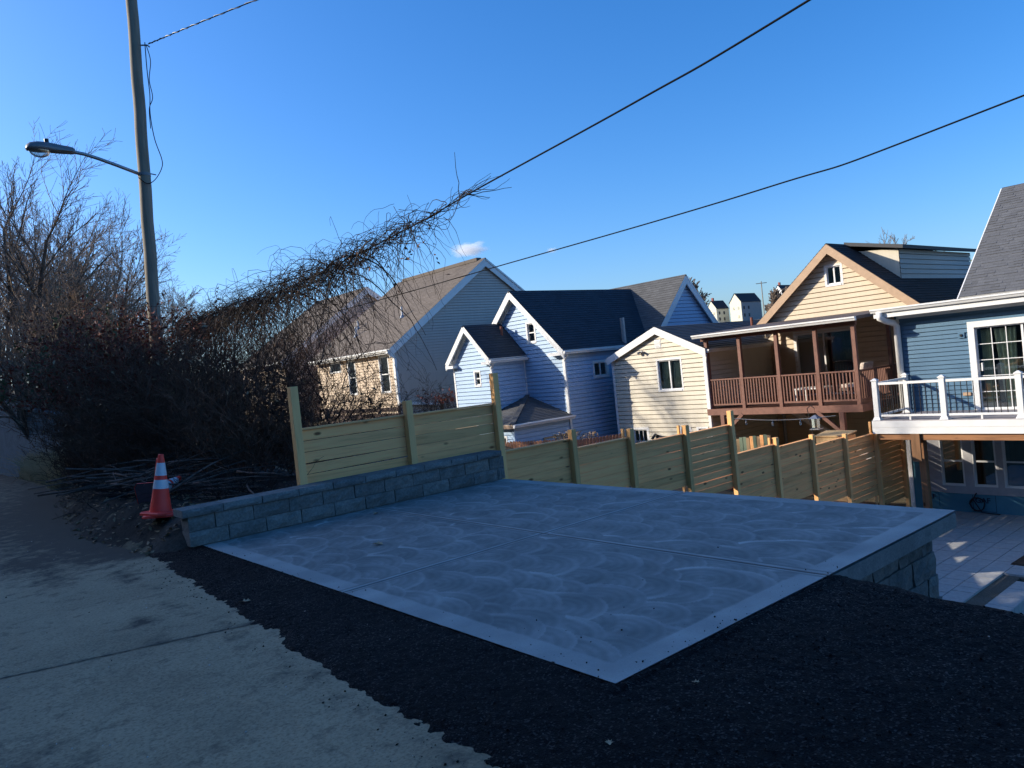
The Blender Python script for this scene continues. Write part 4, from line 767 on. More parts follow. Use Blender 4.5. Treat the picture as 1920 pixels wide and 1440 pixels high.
text_part('GAF', H, (21.495, 8.86, -3.0), 0.19, tr, M['ink']); text_part('GAF', H, (21.495, 7.56, -3.04), 0.19, tr, M['ink']); text_part('mo', H, (21.495, 8.78, -2.22), 0.13, tr, M['ink']); text_part('GAF', H, (21.495, 5.9, -3.04), 0.19, tr, M['ink'])
mb = MB()
for (a, b) in ((7.08, 7.62),):
    for (p, q, r, t) in ((a, a + .012, -3.27, -2.84), (b - .012, b, -3.27, -2.84), (a, b, -3.27, -3.258)): fr.box(mb, p, q, r, t, 0.001, 0.003)
fr.box(mb, 8.42, 8.43, -3.2, -2.84, 0.001, 0.003); mesh_obj('wrap_print', mb, M['ink'], H)
mb = MB(); pts = [fr.P(7.50 + 0.17 * math.cos(t * .42) + .01 * math.sin(t * 1.7), -3.07 + 0.17 * math.sin(t * .42), 0.05 + .02 * math.sin(t)) for t in range(48)]
mb.tube([fr.P(7.5, -2.78, .04)] + pts + [fr.P(7.4, -3.27, .08), fr.P(7.2, -3.28, .1), fr.P(6.95, -3.26, .2)], 0.014, 6)
tag(mesh_obj('cable_coil', mb, M['black'], None, True, loc=(21.4, 7.4, -3.27)), 'black cable coil hanging on the teal wrapped wall under the deck', 'cable')

# white deck
D = thing('deck', 'white railed upper deck with black balusters on the slate blue house', 'deck', (20.4, 6, -3.3)); wm = M['white']
DX0, DX1, DY0, DY1, DZ = 19.42, 21.48, 2.5, 9.04, -0.64
for j in range(14): x = DX0 + 0.02 + j * 0.147; mesh_obj('deck_board', MB().box(x, x + .142, DY0, DY1, DZ - .025, DZ), M['deckfloor'], D)
mesh_obj('fascia_board', MB().box(DX0 - .02, DX0, DY0, DY1, DZ - .17, DZ - .012), wm, D); mesh_obj('fascia_board', MB().box(DX0 - .014, DX0 + .004, DY0, DY1, DZ - .335, DZ - .174), wm, D); mesh_obj('fascia_board', MB().box(DX0, DX1, DY1, DY1 + .02, DZ - .335, DZ - .012), wm, D)
for j in range(9): y = 2.7 + j * .75; mesh_obj('joist', MB().box(DX0 + .01, DX1, y, y + .04, DZ - .25, DZ - .026), M['brownpost'], D)
bevel(mesh_obj('beam', MB().box(19.46, 19.60, DY0, 8.95, DZ - .50, DZ - .34), M['deckwood'], D), 0.012)
bevel(mesh_obj('support_post', MB().box(19.62, 19.78, 7.92, 8.08, -3.4, DZ - .26), M['brownpost'], D), 0.01); mesh_obj('knee_block', MB().box(19.40, 19.455, 7.93, 8.14, DZ - 1.02, DZ - .34), M['brownpost'], D)
def deck_post(x, y):
    o = bevel(mesh_obj('post', MB().box(x - .062, x + .062, y - .062, y + .062, DZ, 0.36), wm, D), 0.004); mb = MB().box(x - .078, x + .078, y - .078, y + .078, 0.36, 0.385)
    mb.hexa([(x - .07, y - .07, .385), (x + .07, y - .07, .385), (x + .07, y + .07, .385), (x - .07, y + .07, .385), (x - .02, y - .02, .425), (x + .02, y - .02, .425), (x + .02, y + .02, .425), (x - .02, y + .02, .425)]); mesh_obj('post_cap', mb, wm, o)
    mesh_obj('post_skirt', MB().hexa([(x - .10, y - .10, DZ), (x + .10, y - .10, DZ), (x + .10, y + .10, DZ), (x - .10, y + .10, DZ), (x - .065, y - .065, DZ + .08), (x + .065, y - .065, DZ + .08), (x + .065, y + .065, DZ + .08), (x - .065, y + .065, DZ + .08)]), wm, o)
dys = [8.94, 7.35, 5.76, 4.17, 2.58]; dx = 19.52
for y in dys: deck_post(dx, y)
deck_post(21.3, 8.94)
me_b = bpy.data.meshes.new('baluster'); q = MB().tube([(0, 0, 0), (0, 0, .76)], 0.0095, 6); me_b.from_pydata(q.v, [], q.f); me_b.materials.append(M['black'])
for ya, yb in zip(dys[1:], dys[:-1]):
    mesh_obj('rail', MB().box(dx - .035, dx + .035, ya + .063, yb - .063, .255, .315), wm, D); mesh_obj('rail', MB().box(dx - .028, dx + .028, ya + .063, yb - .063, -.55, -.50), wm, D); mesh_obj('rail_foot', MB().box(dx - .02, dx + .02, (ya + yb) / 2 - .02, (ya + yb) / 2 + .02, DZ, -.55), wm, D)
    for i in range(1, 12): inst('baluster', me_b, D, (dx, ya + (yb - ya) * i / 12, -.50))
mesh_obj('rail', MB().box(dx + .063, 21.237, 8.905, 8.975, .255, .315), wm, D); mesh_obj('rail', MB().box(dx + .063, 21.237, 8.912, 8.968, -.55, -.50), wm, D)
for i in range(1, 13): inst('baluster', me_b, D, (dx + .06 + 1.66 * i / 13, 8.94, -.50))

# ---------------------------------------------------------------- lower patio
patio = tag(thing('patio', None, None, (17, 6, -3.3)), kind='structure')
pav = []
for i, (a, b) in enumerate(((0.596, 0.396), (0.396, 0.396), (0.296, 0.396), (0.446, 0.396))):
    mb = MB().hexa([(0, 0, 0), (a, 0, 0), (a, b, 0), (0, b, 0), (.006, .006, .05), (a - .006, .006, .05), (a - .006, b - .006, .05), (.006, b - .006, .05)]); me = bpy.data.meshes.new('paver'); me.from_pydata(mb.v, [], mb.f); me.materials.append(M['paver']); pav.append((me, a + .004))
y = 3.4
while y < 9.0:
    x = 14.2 - RNG.uniform(0, .5)
    while x < 21.4:
        me, w = RNG.choice(pav)
        if not (x < 16.3 and y < 5.1): inst('paver', me, patio, (x, y, -3.35 + RNG.uniform(-.002, .002)))
        x += w
    y += .40
mesh_obj('sand_bed', MB().box(14, 21.45, 5.1, 9.1, -3.5, -3.335).box(16.35, 21.45, 3.3, 5.095, -3.5, -3.335), M['dirt'], patio)
steps = thing('garden_steps', 'grey block garden steps going down from the lower patio', 'steps', (15.2, 4.8, -3.9))
for j in range(4):
    for i in range(4):
        x = 14.1 + i * .52 + (0.2 if j % 2 else 0); bevel(mesh_obj('step_block', MB().box(x, x + .51, 4.98 - .3 * (j + 1), 5.12 - .3 * j, -3.62 - .15 * j, -3.34 - .16 * j), M['paver'], steps), .01, 1)
tag(mesh_obj('mulch_bed', MB().hexa([(16.9, 4.2, -3.4), (19, 4.2, -3.4), (18.6, 5.5, -3.4), (17.0, 5.55, -3.4), (17.0, 4.3, -3.24), (18.8, 4.3, -3.24), (18.4, 5.4, -3.26), (17.1, 5.45, -3.27)]), M['mulch'], None, loc=(17.8, 4.9, -3.4)), kind='stuff')

# ---------------------------------------------------------------- soil bank behind the wall
gx = np.arange(1.75, 7.2, .06); gy = np.concatenate([np.arange(8.82, 16, .06), np.arange(16, 32, .2)])
def bank_z(X, Y):
    z = bank_z0(X, Y); return np.where(Y < 9.25, -.05 + (z + .05) * smoothstep(8.80, 9.22, Y + .08 * (vnoise(X * 6, Y * 6, 33) - .5)), z)
def bank_z0(X, Y): return terrain(X, np.maximum(Y, 9.3)) + 0.03 + smoothstep(-.1, .5, X - edge_x(Y)) * (.13 * (vnoise(X * 2.1, Y * 2.1, 31) - .4) + .07 * (vnoise(X * 7, Y * 7, 32) - .5)) - .06 * (1 - smoothstep(-.15, .05, X - edge_x(Y)))
V, F = grid_mesh(gx, gy, bank_z); c_ = V[F].mean(1); F = F[(c_[:, 0] > edge_x(c_[:, 1]) - .08) & ~((c_[:, 0] > 2.58) & (c_[:, 1] < 9.08))]
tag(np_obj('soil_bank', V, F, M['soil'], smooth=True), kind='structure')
bz = lambda x, y: float(bank_z(np.array(float(x)), np.array(float(y))))

# ---------------------------------------------------------------- bare trees and shrubs
class Grow:
    def __init__(s, seed): s.r = np.random.default_rng(seed); s.s = {0: [], 1: []}; s.tips = []
    def go(s, p, d, L, rad, lev, maxlev, nseg, wander, lift, kids, spread, shrink, part=0):
        r = s.r; p = np.array(p, float); d = np.array(d, float); d /= np.linalg.norm(d); st = L / nseg; r0 = rad
        for i in range(nseg):
            r1 = rad * (1 - .72 * (i + 1) / nseg); d = d + r.normal(0, wander, 3) + np.array([0, 0, lift]); d /= np.linalg.norm(d); q = p + d * st
            s.s[part if lev < 2 else 1].append((p, q, r0, r1)); p, r0 = q, r1
            if lev < maxlev and i >= (1 if lev == 0 else 0):
                for _ in range(kids[lev] if r.random() < kids[lev] % 1 or kids[lev] >= 1 else 0) if isinstance(kids[lev], int) else range(int(kids[lev]) + (r.random() < kids[lev] % 1)):
                    a = r.normal(0, 1, 3); a -= d * a.dot(d); a /= max(np.linalg.norm(a), 1e-6); an = spread * r.uniform(.6, 1.3)
                    s.go(p, d * math.cos(an) + a * math.sin(an), L * shrink * r.uniform(.6, 1.15) * (1 - .4 * i / nseg), r1 * .62 + .001, lev + 1, maxlev, max(3, nseg - 2), wander * 1.15, lift * .8, kids, spread, shrink, part)
        s.tips.append(p)
    def build(s, name, kind, mat, parent):
        a = s.s[kind]
        if not a: return None
        P0, P1, R0, R1 = zip(*a); return np_obj(name, *segs_mesh(P0, P1, np.maximum(R0, s.rmin), np.maximum(R1, s.rmin * .8)), mat, parent)
    rmin = .004
def bare_tree(label, x, y, top, seed, z=None, stems=3, mat='bark', leaf=None, nleaf=0, spread=.55, group=None, rmin=.006, kids=(1.5, 1.5, 1.6), lev=3, lsize=.05, leafname='leaves'):
    z = float(terrain(np.array(x), np.array(y))) - .1 if z is None else z; t = thing('tree', label, 'tree', (x, y, z), group); g = Grow(seed); g.rmin = rmin; h = (top - z)
    for i in range(stems):
        a = 6.28 * i / stems + g.r.uniform(0, 1); tl = .12 if stems == 1 else .38
        g.go((x, y, z), (math.cos(a) * tl, math.sin(a) * tl, 1), h * (.72 if stems > 1 else .8), .014 * h, 0, lev, 8, .055, .05, kids, spread, .52)
    # bring the crown to its real height
    allp = np.array([q[1][2] for k_ in (0, 1) for q in g.s[k_]]); f = h / max(allp.max() - z, .1); sc = np.array([1, 1, f])
    for k_ in (0, 1): g.s[k_] = [((p - [x, y, z]) * sc + [x, y, z], (q - [x, y, z]) * sc + [x, y, z], a, b) for p, q, a, b in g.s[k_]]
    g.build('trunk', 0, M[mat], t); g.build('crown', 1, M['twig' if mat == 'bark' else mat], t)
    if leaf:
        tp = (np.array(g.tips) - [x, y, z]) * sc + [x, y, z]; i = g.r.integers(0, len(tp), nleaf); L = tp[i] + g.r.normal(0, .1, (nleaf, 3)); tag(np_obj(leafname, *leaves_mesh(L, lsize, g.r), M[leaf], t), kind='stuff')
    return t
grp = 'bare trees beyond the hedge'
bare_tree('tall bare tree at the left edge behind the street lamp head', 3.9, 30.7, 11.3, 1, stems=5, kids=(2, 2, 2), group=grp)
bare_tree('bare spreading tree standing below the street lamp arm', 11.2, 64.2, 18.4, 2, stems=5, kids=(2, 2, 2), group=grp, rmin=.013)
bare_tree('bare grey tree just left of the utility pole', 14.4, 66.6, 17.0, 3, stems=5, kids=(2, 2, 2), group=grp, rmin=.013)
bare_tree('lower bare tree directly behind the utility pole', 17.2, 69.6, 13.4, 4, stems=4, kids=(2, 2, 1.6), group=grp, rmin=.013)
bare_tree('small bare tree right of the utility pole above the hedge', 21.4, 71.2, 13.0, 5, stems=3, kids=(2, 1.6, 1.6), group=grp, rmin=.013)
bare_tree('bushy tree with curled dry brown leaves at the left edge', 4.0, 26.2, 6.6, 6, stems=5, leaf='brownleaf', nleaf=2600, lsize=.045, kids=(2, 2, 1.6))
bare_tree('shorter tree with dry brown leaves beside the dark hedge', 5.2, 25.4, 4.9, 7, stems=5, leaf='brownleaf', nleaf=1200, lsize=.045, kids=(2, 2, 1.5))
bare_tree('lone bare tree far off between blue and cream houses', 87.6, 63.6, 11.9, 8, stems=2, kids=(2, 2, 1.6), rmin=.05)
bare_tree('bare treetop showing above the black roof of tan house', 61.6, 26.6, 9.4, 9, stems=2, rmin=.014)
bare_tree('dark bushy treetop beside the steep grey roof', 66, 22.8, 7.6, 10, stems=3, leaf='greenleaf', nleaf=1500, lsize=.2, rmin=.014)
bare_tree('bare brushy tree in front of the far yellow houses', 112, 65.3, 10.3, 11, stems=5, kids=(2, 2, 1.5), rmin=.045)

bare_tree('low bare thicket left of the far hill houses', 300, 222, 19, 12, stems=5, kids=(2, 2, 1.5), rmin=.11, group='thickets on the far hill')
bare_tree('low bare thicket right of the far hill houses', 318, 190, 20, 13, stems=5, kids=(2, 2, 1.5), rmin=.11, group='thickets on the far hill')
def shrub(label, x, y, top, seed, rad=.9, canes=90, leaf=None, nleaf=0, mat='dtwig', lsize=.05, twigs=1.3, cat='shrub', group='shrubs of the dark hedge', lz=.5):
    z = bz(x, y) - .05 if x < 7.1 else float(terrain(np.array(x), np.array(y))); t = thing('shrub', label, cat, (x, y, z), group); g = Grow(seed); g.rmin = .0035; h = top - z
    for i in range(canes):
        a = g.r.uniform(0, 6.28); q = rad * math.sqrt(g.r.random()); bx, by = x + q * math.cos(a), y + q * math.sin(a); zz = z if x >= 7.1 else bz(min(bx, 7), max(by, 9.25)) - .05
        g.go((bx, max(by, 9.32) if x < 7.1 else by, zz), (math.cos(a) * .16, math.sin(a) * .16, 1), h * g.r.uniform(.45, 1.02), g.r.uniform(.006, .014) * min(1.3, h / 2.5), 1, 3, 9, .10, .02, (1, twigs, .8), .8, .32)
    g.build('canes', 1, M[mat], t)
    if leaf:
        tp = np.array([q[1] for q in g.s[1]]); tp = tp[tp[:, 2] > z + h * lz]; L = tp[g.r.integers(0, len(tp), nleaf)] + g.r.normal(0, .05, (nleaf, 3)); tag(np_obj('leaves', *leaves_mesh(L, lsize, g.r), M[leaf], t), kind='stuff')
    return t
shrub('dark shrub with red leaves left of the utility pole', 3.6, 16.9, 3.2, 21, 1.0, 90, 'redleaf', 2800, lsize=.042)
shrub('dark shrub with red leaves around the foot of the utility pole', 4.0, 16.9, 3.6, 22, .8, 90, 'redleaf', 2800, lsize=.042)
shrub('reddish brown shrub just right of the utility pole', 4.75, 15.6, 3.2, 23, .8, 90, 'redleaf', 2200, lsize=.042)
shrub('leafless tangled shrub left of centre under the vine covered cable', 4.6, 13.6, 2.8, 24, 1.0, 110, 'brownleaf', 50, lsize=.045)
shrub('leafless tangled shrub behind the brush pile below the vines', 4.45, 12.3, 2.75, 25, .9, 110, 'brownleaf', 50, lsize=.045)
shrub('leafless black stemmed shrub beside the first tall fence post', 4.5, 11.1, 2.6, 26, .8, 110, 'brownleaf', 40, lsize=.045)
shrub('dense dark stemmed shrub above the fallen cone', 3.55, 14.3, 2.7, 27, .8, 110, 'brownleaf', 60, lsize=.04)
shrub('dense dark thicket at the left end of the hedge', 3.95, 18.7, 2.8, 28, .7, 90, 'redleaf', 900, lsize=.05)
shrub('yellow green leafed shrub at the left end of the hedge', 4.2, 20.3, 3.7, 29, .8, 60, 'greenleaf', 2600, lsize=.06)
shrub('sparse brown stemmed bush behind the tall fence end', 6.2, 12.2, 2.2, 30, 1.0, 60, 'brownleaf', 100, mat='vine')
shrub('tangled bare bush against the grey house windows', 13.2, 22.0, 1.6, 31, 2.0, 80, None, mat='vine')
shrub('bare twiggy bush below the grey house window', 15.6, 28.8, 1.55, 32, .8, 40, None, mat='vine', group='bushes along the grey house')
shrub('small reddish bush at the foot of the grey house gable wall', 18.4, 26.6, 1.0, 33, .55, 50, 'redleaf', 300, mat='vine', group='bushes along the grey house')
shrub('dried brown bush behind the low picket fence', 17.55, 18.1, -.75, 34, .45, 60, 'tanleaf', 900, lsize=.05, mat='vine', group='bushes along the grey house', lz=.6)
shrub('small dark shrub with a few leaves at the hedge foot', 3.1, 16.2, 1.7, 35, .5, 70, 'brownleaf', 120, lsize=.04)

# dry grass by the road
r = np.random.default_rng(40); n = 5200; gx_ = r.uniform(2.9, 4.4, n); gy_ = 19.6 + r.random(n) * 6.5; gx_ = np.maximum(gx_, edge_x(gy_) - .25 + r.random(n) * .3); b0 = np.stack([gx_, gy_, bank_z(gx_, gy_) - .02], 1); hh = r.uniform(.12, .85, n); ln = r.normal(0, .35, (n, 2)) + [0.12, -.12]
m1 = b0 + np.stack([ln[:, 0] * hh * .4, ln[:, 1] * hh * .4, hh * .6], 1); e1 = m1 + np.stack([ln[:, 0] * hh * .9, ln[:, 1] * hh * .9, hh * .35], 1)
V, F = segs_mesh(np.concatenate([b0, m1]), np.concatenate([m1, e1]), np.concatenate([np.full(n, .006), np.full(n, .0045)]), np.concatenate([np.full(n, .0045), np.full(n, .002)]))
tag(np_obj('dry_grass', V, F, M['straw']), 'tall dry straw coloured grass at the far left roadside', 'grass', kind='stuff')
# leaf litter and twigs over the bank edge
n = 1500; lx = r.uniform(1.8, 4.2, n); ly_ = 9.1 + r.random(n) ** 1.3 * 12; lx = np.maximum(lx, edge_x(ly_) - .25 * r.random(n) ** 2); V, F = leaves_mesh(np.stack([lx, ly_, bank_z(lx, ly_) + .02], 1), .035, r, .75)
tag(np_obj('leaf_litter', V, F, M['brownleaf']), kind='stuff')

# ---------------------------------------------------------------- cut branches heaped on the bank
pile = thing('brush_pile', 'heap of cut bare branches behind the orange cones', 'brush pile', (3.1, 11.4, .3)); rr = random.Random(5)
for i in range(120):
    t = rr.random(); x = 2.75 + t * .95 + rr.uniform(-.4, .5); y = 13.8 - t * 3.9 + rr.uniform(-.6, .6); L = rr.uniform(.5, 1.9); a = rr.gauss(-.75, .7); el = rr.uniform(-.12, .22); z = bz(min(max(x, 2.1), 7), max(y, 9.25)) + rr.uniform(.05, .5) * (1 - abs(t - .5) * .7)
    d = Vector((math.cos(a) * math.cos(el), math.sin(a) * math.cos(el), math.sin(el))); p = Vector((x, y, z)) - d * L / 2; pts = [p]
    for j in range(6): d = (d + Vector((rr.gauss(0, .09), rr.gauss(0, .09), rr.gauss(0, .05) - .015))).normalized(); pts.append(pts[-1] + d * L / 6)
    pts = [Vector((q.x, max(q.y, 9.22 if q.x > 3.9 else 9.12), max(q.z, bz(min(max(q.x, 1.8), 7.1), max(q.y, 9.1)) + .01))) for q in pts]; R_ = rr.choice((.006, .009, .012, .018)); mesh_obj('branch', MB().tube(pts, [R_ * (1 - .1 * j) for j in range(7)], 5), M['branch'], pile, True)
g = Grow(66); g.rmin = .0025
for i in range(240):
    t = g.r.random(); x = 2.7 + t * 1.1 + g.r.normal(0, .25); y = max(13.8 - t * 4.1 + g.r.normal(0, .4), 9.25); z = bz(min(max(x, 2.0), 7), y); a = g.r.uniform(0, 6.28); g.go((x, y, z), (math.cos(a), math.sin(a), g.r.uniform(.05, .9)), g.r.uniform(.3, .9), .006, 2, 3, 6, .16, -.03, (1, 1, .9), .8, .5)
tag(g.build('twigs', 1, M['vine'], pile), kind='stuff')

# ---------------------------------------------------------------- traffic cones
def cone(label, name='traffic_cone', bands=True, scale=1.0):
    t = thing(name, label, 'cone', (0, 0, 0), 'orange traffic cones by the wall'); prof = [(.128, .03), (.115, .10), (.031, .70), (.024, .712)]
    def rad(z): return .121 + (.031 - .121) * (z - .05) / .65
    def lathe(z0, z1, off, n=32, steps=4):
        mb = MB(); mb.tube([(0, 0, z0 + (z1 - z0) * i / steps) for i in range(steps + 1)], [rad(z0 + (z1 - z0) * i / steps) + off for i in range(steps + 1)], n, False); return mb
    b = lathe(.03, .70, 0, 32, 8); b.tube([(0, 0, .70), (0, 0, .712), (0, 0, .714)], [rad(.70), rad(.70) * .85, rad(.7) * .5], 32, False); mesh_obj('body', b, M['orange'], t, True)
    bm2 = MB(); c = .18; ch = .045; ring = [(-c + ch, -c), (c - ch, -c), (c, -c + ch), (c, c - ch), (c - ch, c), (-c + ch, c), (-c, c - ch), (-c, -c + ch)]
    for (za, zb, sa, sb) in ((0, .022, 1, 1), (.022, .034, 1, .93)):
        for i in range(8): p, q = ring[i], ring[(i + 1) % 8]; bm2.quad((p[0] * sa, p[1] * sa, za), (q[0] * sa, q[1] * sa, za), (q[0] * sb, q[1] * sb, zb), (p[0] * sb, p[1] * sb, zb))
    for i in range(8): p, q = ring[i], ring[(i + 1) % 8]; a0, a1 = math.atan2(p[1], p[0]), math.atan2(q[1], q[0]); bm2.quad((p[0] * .93, p[1] * .93, .034), (q[0] * .93, q[1] * .93, .034), (.122 * math.cos(a1), .122 * math.sin(a1), .036), (.122 * math.cos(a0), .122 * math.sin(a0), .036))
    mesh_obj('base', bm2, M['orange'], t); mesh_obj('hollow_shade_sheet', MB().poly([(a * .97, b * .97, .004) for a, b in ring]), M['cone_shade'], t)  # dark sheet across the open base, painting the shade inside the hollow cone
    if bands:
        mesh_obj('reflective_band', lathe(.46, .61, .0025), M['reflect'], t, True); mesh_obj('reflective_band', lathe(.305, .41, .0025), M['reflect'], t, True)
    return t
cz = bz(2.54, 9.78) + .045
c1_ = cone('upright orange traffic cone with two white bands left of the wall'); c1_.location = (2.54, 9.75, cz + .03); c1_.rotation_euler = (.065, .085, .5)
c2_ = cone('second orange cone nested under the upright cone, only its base showing', bands=False); c2_.location = (2.545, 9.745, cz); c2_.rotation_euler = (.05, .06, 1.05); c2_.scale = (1, 1, .98)
c3_ = cone('toppled orange cone lying on the branches behind the upright cone'); c3_.location = (2.66, 10.66, .44); c3_.rotation_euler = Vector((.57, .48, .14)).to_track_quat('Z', 'X').to_euler()

# ---------------------------------------------------------------- utility pole, street lamp, cables
pole_pt = lambda z: Vector((4.52 + (z - 2) * .0365, 16.4, z))
P = thing('utility_pole', 'leaning weathered timber utility pole rising out of the hedge', 'pole', (4.45, 16.4, 0)); mb = MB(); nz = 40
mb.tube([pole_pt(-.3 + 12.5 * i / nz) + Vector((.006 * math.sin(i * 1.3), .006 * math.cos(i * 2.1), 0)) for i in range(nz + 1)], [.132 - .03 * i / nz for i in range(nz + 1)], 18); mesh_obj('pole_shaft', mb, M['pole'], P, True)
p = pole_pt(6.3); mesh_obj('bolt', MB().tube([p + Vector((.1, -.02, 0)), p + Vector((.22, -.03, -.02))], .012, 6), M['galv'], P); mesh_obj('clamp', MB().tube([pole_pt(6.24), pole_pt(6.30)], .124, 18, False), M['lamp'], P)
p = pole_pt(8.9); mesh_obj('hook', MB().tube([p, p + Vector((.2, -.12, .0)), p + Vector((.24, -.14, -.04))], .015, 6), M['galv'], P)
L = thing('street_lamp', 'grey cobra head street lamp on a curved arm from the timber pole', 'street lamp', (4.55, 16.4, 6.3))
arm = [(4.58, 16.37, 6.27), (4.2, 16.37, 6.40), (3.85, 16.37, 6.51), (3.62, 16.37, 6.57), (3.42, 16.37, 6.595), (3.3, 16.37, 6.60)]; mesh_obj('arm', MB().tube(arm, .034, 12), M['galv'], L, True)
mb = MB(); prof = [(3.46, .045, .04, 6.595), (3.42, .065, .06, 6.595), (3.2, .085, .075, 6.60), (3.0, .12, .085, 6.61), (2.85, .145, .085, 6.605), (2.72, .13, .072, 6.595), (2.66, .08, .045, 6.585), (2.645, .02, .015, 6.58)]; n = 20; i0 = 0
for (x, wy, hz, zc) in prof:
    for q in range(n): a = 2 * math.pi * q / n; mb.v.append((x, 16.37 + wy * math.cos(a), zc + hz * math.sin(a) * (1.45 if math.sin(a) > 0 else .85)))
for j in range(len(prof) - 1):
    for q in range(n): a0 = j * n + q; a1 = j * n + (q + 1) % n; mb.f.append((a0, a1, a1 + n, a0 + n)); mb.uv.append([(0, 0)] * 4)
mesh_obj('housing', mb, M['lamp'], L, True); mesh_obj('housing_seam', MB().box(2.66, 3.40, 16.37 - .1, 16.37 + .1, 6.578, 6.586), M['lamp'], L)
mb = MB(); lz = 6.56; i0 = 0; rows = 6; n = 18
for j in range(rows + 1):
    ph = math.pi / 2 * j / rows
    for q in range(n): a = 2 * math.pi * q / n; mb.v.append((2.87 + .18 * math.cos(ph) * math.cos(a), 16.37 + .11 * math.cos(ph) * math.sin(a), lz - .13 * math.sin(ph)))
for j in range(rows):
    for q in range(n): a0 = j * n + q; a1 = j * n + (q + 1) % n; mb.f.append((a0, a1, a1 + n, a0 + n)); mb.uv.append([(0, 0)] * 4)
mesh_obj('lens', mb, M['lens'], L, True); mesh_obj('reflector', MB().tube([(2.87, 16.37, 6.545), (2.87, 16.37, 6.575)], [.09, .12], 16), M['galv'], L); mesh_obj('photocell', MB().tube([(3.0, 16.37, 6.70), (3.0, 16.37, 6.79)], .04, 12), M['black'], L)
def cable(name, label, pts, rad, n=60, seg=6, mat='wire'):
    P_ = [Vector(p) for p in pts]; out = []
    for i in range(len(P_) - 1):
        a, b, c, d = P_[max(i - 1, 0)], P_[i], P_[i + 1], P_[min(i + 2, len(P_) - 1)]
        for j in range(max(2, n // (len(P_) - 1))):
            t = j / max(2, n // (len(P_) - 1)); out.append(.5 * ((2 * b) + (c - a) * t + (2 * a - 5 * b + 4 * c - d) * t * t + (3 * b - a - 3 * c + d) * t ** 3))
    out.append(P_[-1]); o = mesh_obj(name, MB().tube(out, rad, seg), M[mat], None, True, loc=tuple(out[0])); tag(o, label, 'cable'); return o, out
pp = pole_pt
cable('lamp_wire', 'thin black wire looping down the right side of the timber pole', [pp(8.95) + Vector((.16, -.12, 0)), pp(8.4) + Vector((.17, -.1, 0)), pp(7.9) + Vector((.19, -.1, 0)), pp(7.5) + Vector((.17, -.1, 0)), pp(7.0) + Vector((.22, -.1, 0)), pp(6.6) + Vector((.33, -.1, 0)), pp(6.4) + Vector((.31, -.12, 0)), pp(6.15) + Vector((.16, -.16, 0)), pp(6.05) + Vector((0, -.17, 0)), pp(6.18) + Vector((-.14, -.1, 0))], .009)
cable('lamp_wire', 'second thin wire hanging beside the upper part of the timber pole', [pp(8.9) + Vector((.18, -.12, 0)), pp(8.6) + Vector((.25, -.1, 0)), pp(8.2) + Vector((.2, -.1, 0)), pp(7.85) + Vector((.24, -.1, 0)), pp(7.6) + Vector((.16, -.1, 0)), pp(7.2) + Vector((.16, -.1, 0))], .008)
VX = 5.2; o_, vpts = cable('cable', 'black overhead cable carrying the hanging vines', [(4.7, 24, 3.4), (4.75, 19.5, 3.15), (VX, 15.5, 3.14), (VX, 11.0, 3.25), (VX, 7.9, 3.43), (VX, 6.4, 3.57), (VX, 4.12, 3.76), (VX, 2.58, 3.93), (VX, -3, 4.7), (VX, -14, 6.5)], .0085, 120)
cable('cable', 'lower bare black overhead cable crossing in front of the roofs', [(4.68, 16.3, 2.95), (5.9, 15.2, 3.0), (7, 13.5, 3.05), (7, 8.05, 3.08), (7, 4.07, 3.14), (7, 1.86, 3.3), (7, -8, 4.4)], .0075, 100)
tw = [pp(8.92) + Vector((.22, -.14, 0)), Vector((6.2, 13.3, 8.86)), Vector((9.6, 6.6, 9.0)), Vector((14, -2, 9.6))]
o_, line = cable('cable', 'twisted service cable leaving the top of the timber pole', tw, .011, 150, 5)
mb = MB(); mb.tube([p + Vector((0, math.cos(i * 1.4), math.sin(i * 1.4))) * .016 for i, p in enumerate(line)], .008, 5); mesh_obj('bare_strand', mb, M['galv'], o_, True)

# ---------------------------------------------------------------- vines over the cable
vt = thing('vine_tangle', 'bare tangled vines hanging from the overhead cable across to the hedge', 'vines', (VX, 11, .5)); r = np.random.default_rng(77); S0 = []; S1 = []; RA = []; RB = []
ty = np.array([p.y for p in vpts]); tz_ = np.array([p.z for p in vpts]); tx = np.array([p.x for p in vpts]); oo = np.argsort(ty); cabz = lambda y: np.interp(y, ty[oo], tz_[oo]); cabx = lambda y: np.interp(y, ty[oo], tx[oo])
def strand(pts, r0, r1):
    n = len(pts) - 1
    for i in range(n): S0.append(pts[i]); S1.append(pts[i + 1]); RA.append(r0 + (r1 - r0) * i / n); RB.append(r0 + (r1 - r0) * (i + 1) / n)
for i in range(620):                                # stems running along the cable
    y = 6.35 + 10.5 * r.random() ** .75; w = np.interp(y, [6.2, 7.2, 9, 12, 16], [.02, .08, .19, .30, .36]); L = r.uniform(.5, 2.0) * np.interp(y, [6.3, 8, 11], [.3, .55, 1]); p = np.array([cabx(y) + r.normal(0, w * .5), y, cabz(y) + r.normal(0, w * .45) - w * .15]); p[2] = cabz(y) + .04 - abs(r.normal(0, w * .75)); pts = [p]; d = np.array([r.normal(0, .3), r.choice([-1, 1]) * 1.0, r.normal(0, .3)]); wn_ = np.interp(y, [6.3, 7.8, 9.5], [.10, .16, .26])
    for j in range(12): d = d + r.normal(0, wn_, 3); c = np.array([cabx(pts[-1][1]), pts[-1][1], cabz(pts[-1][1])]); d += (c - pts[-1]) * 1.1; d /= np.linalg.norm(d); pts.append(pts[-1] + d * L / 12)
    strand(pts, r.uniform(.0035, .007), .002)
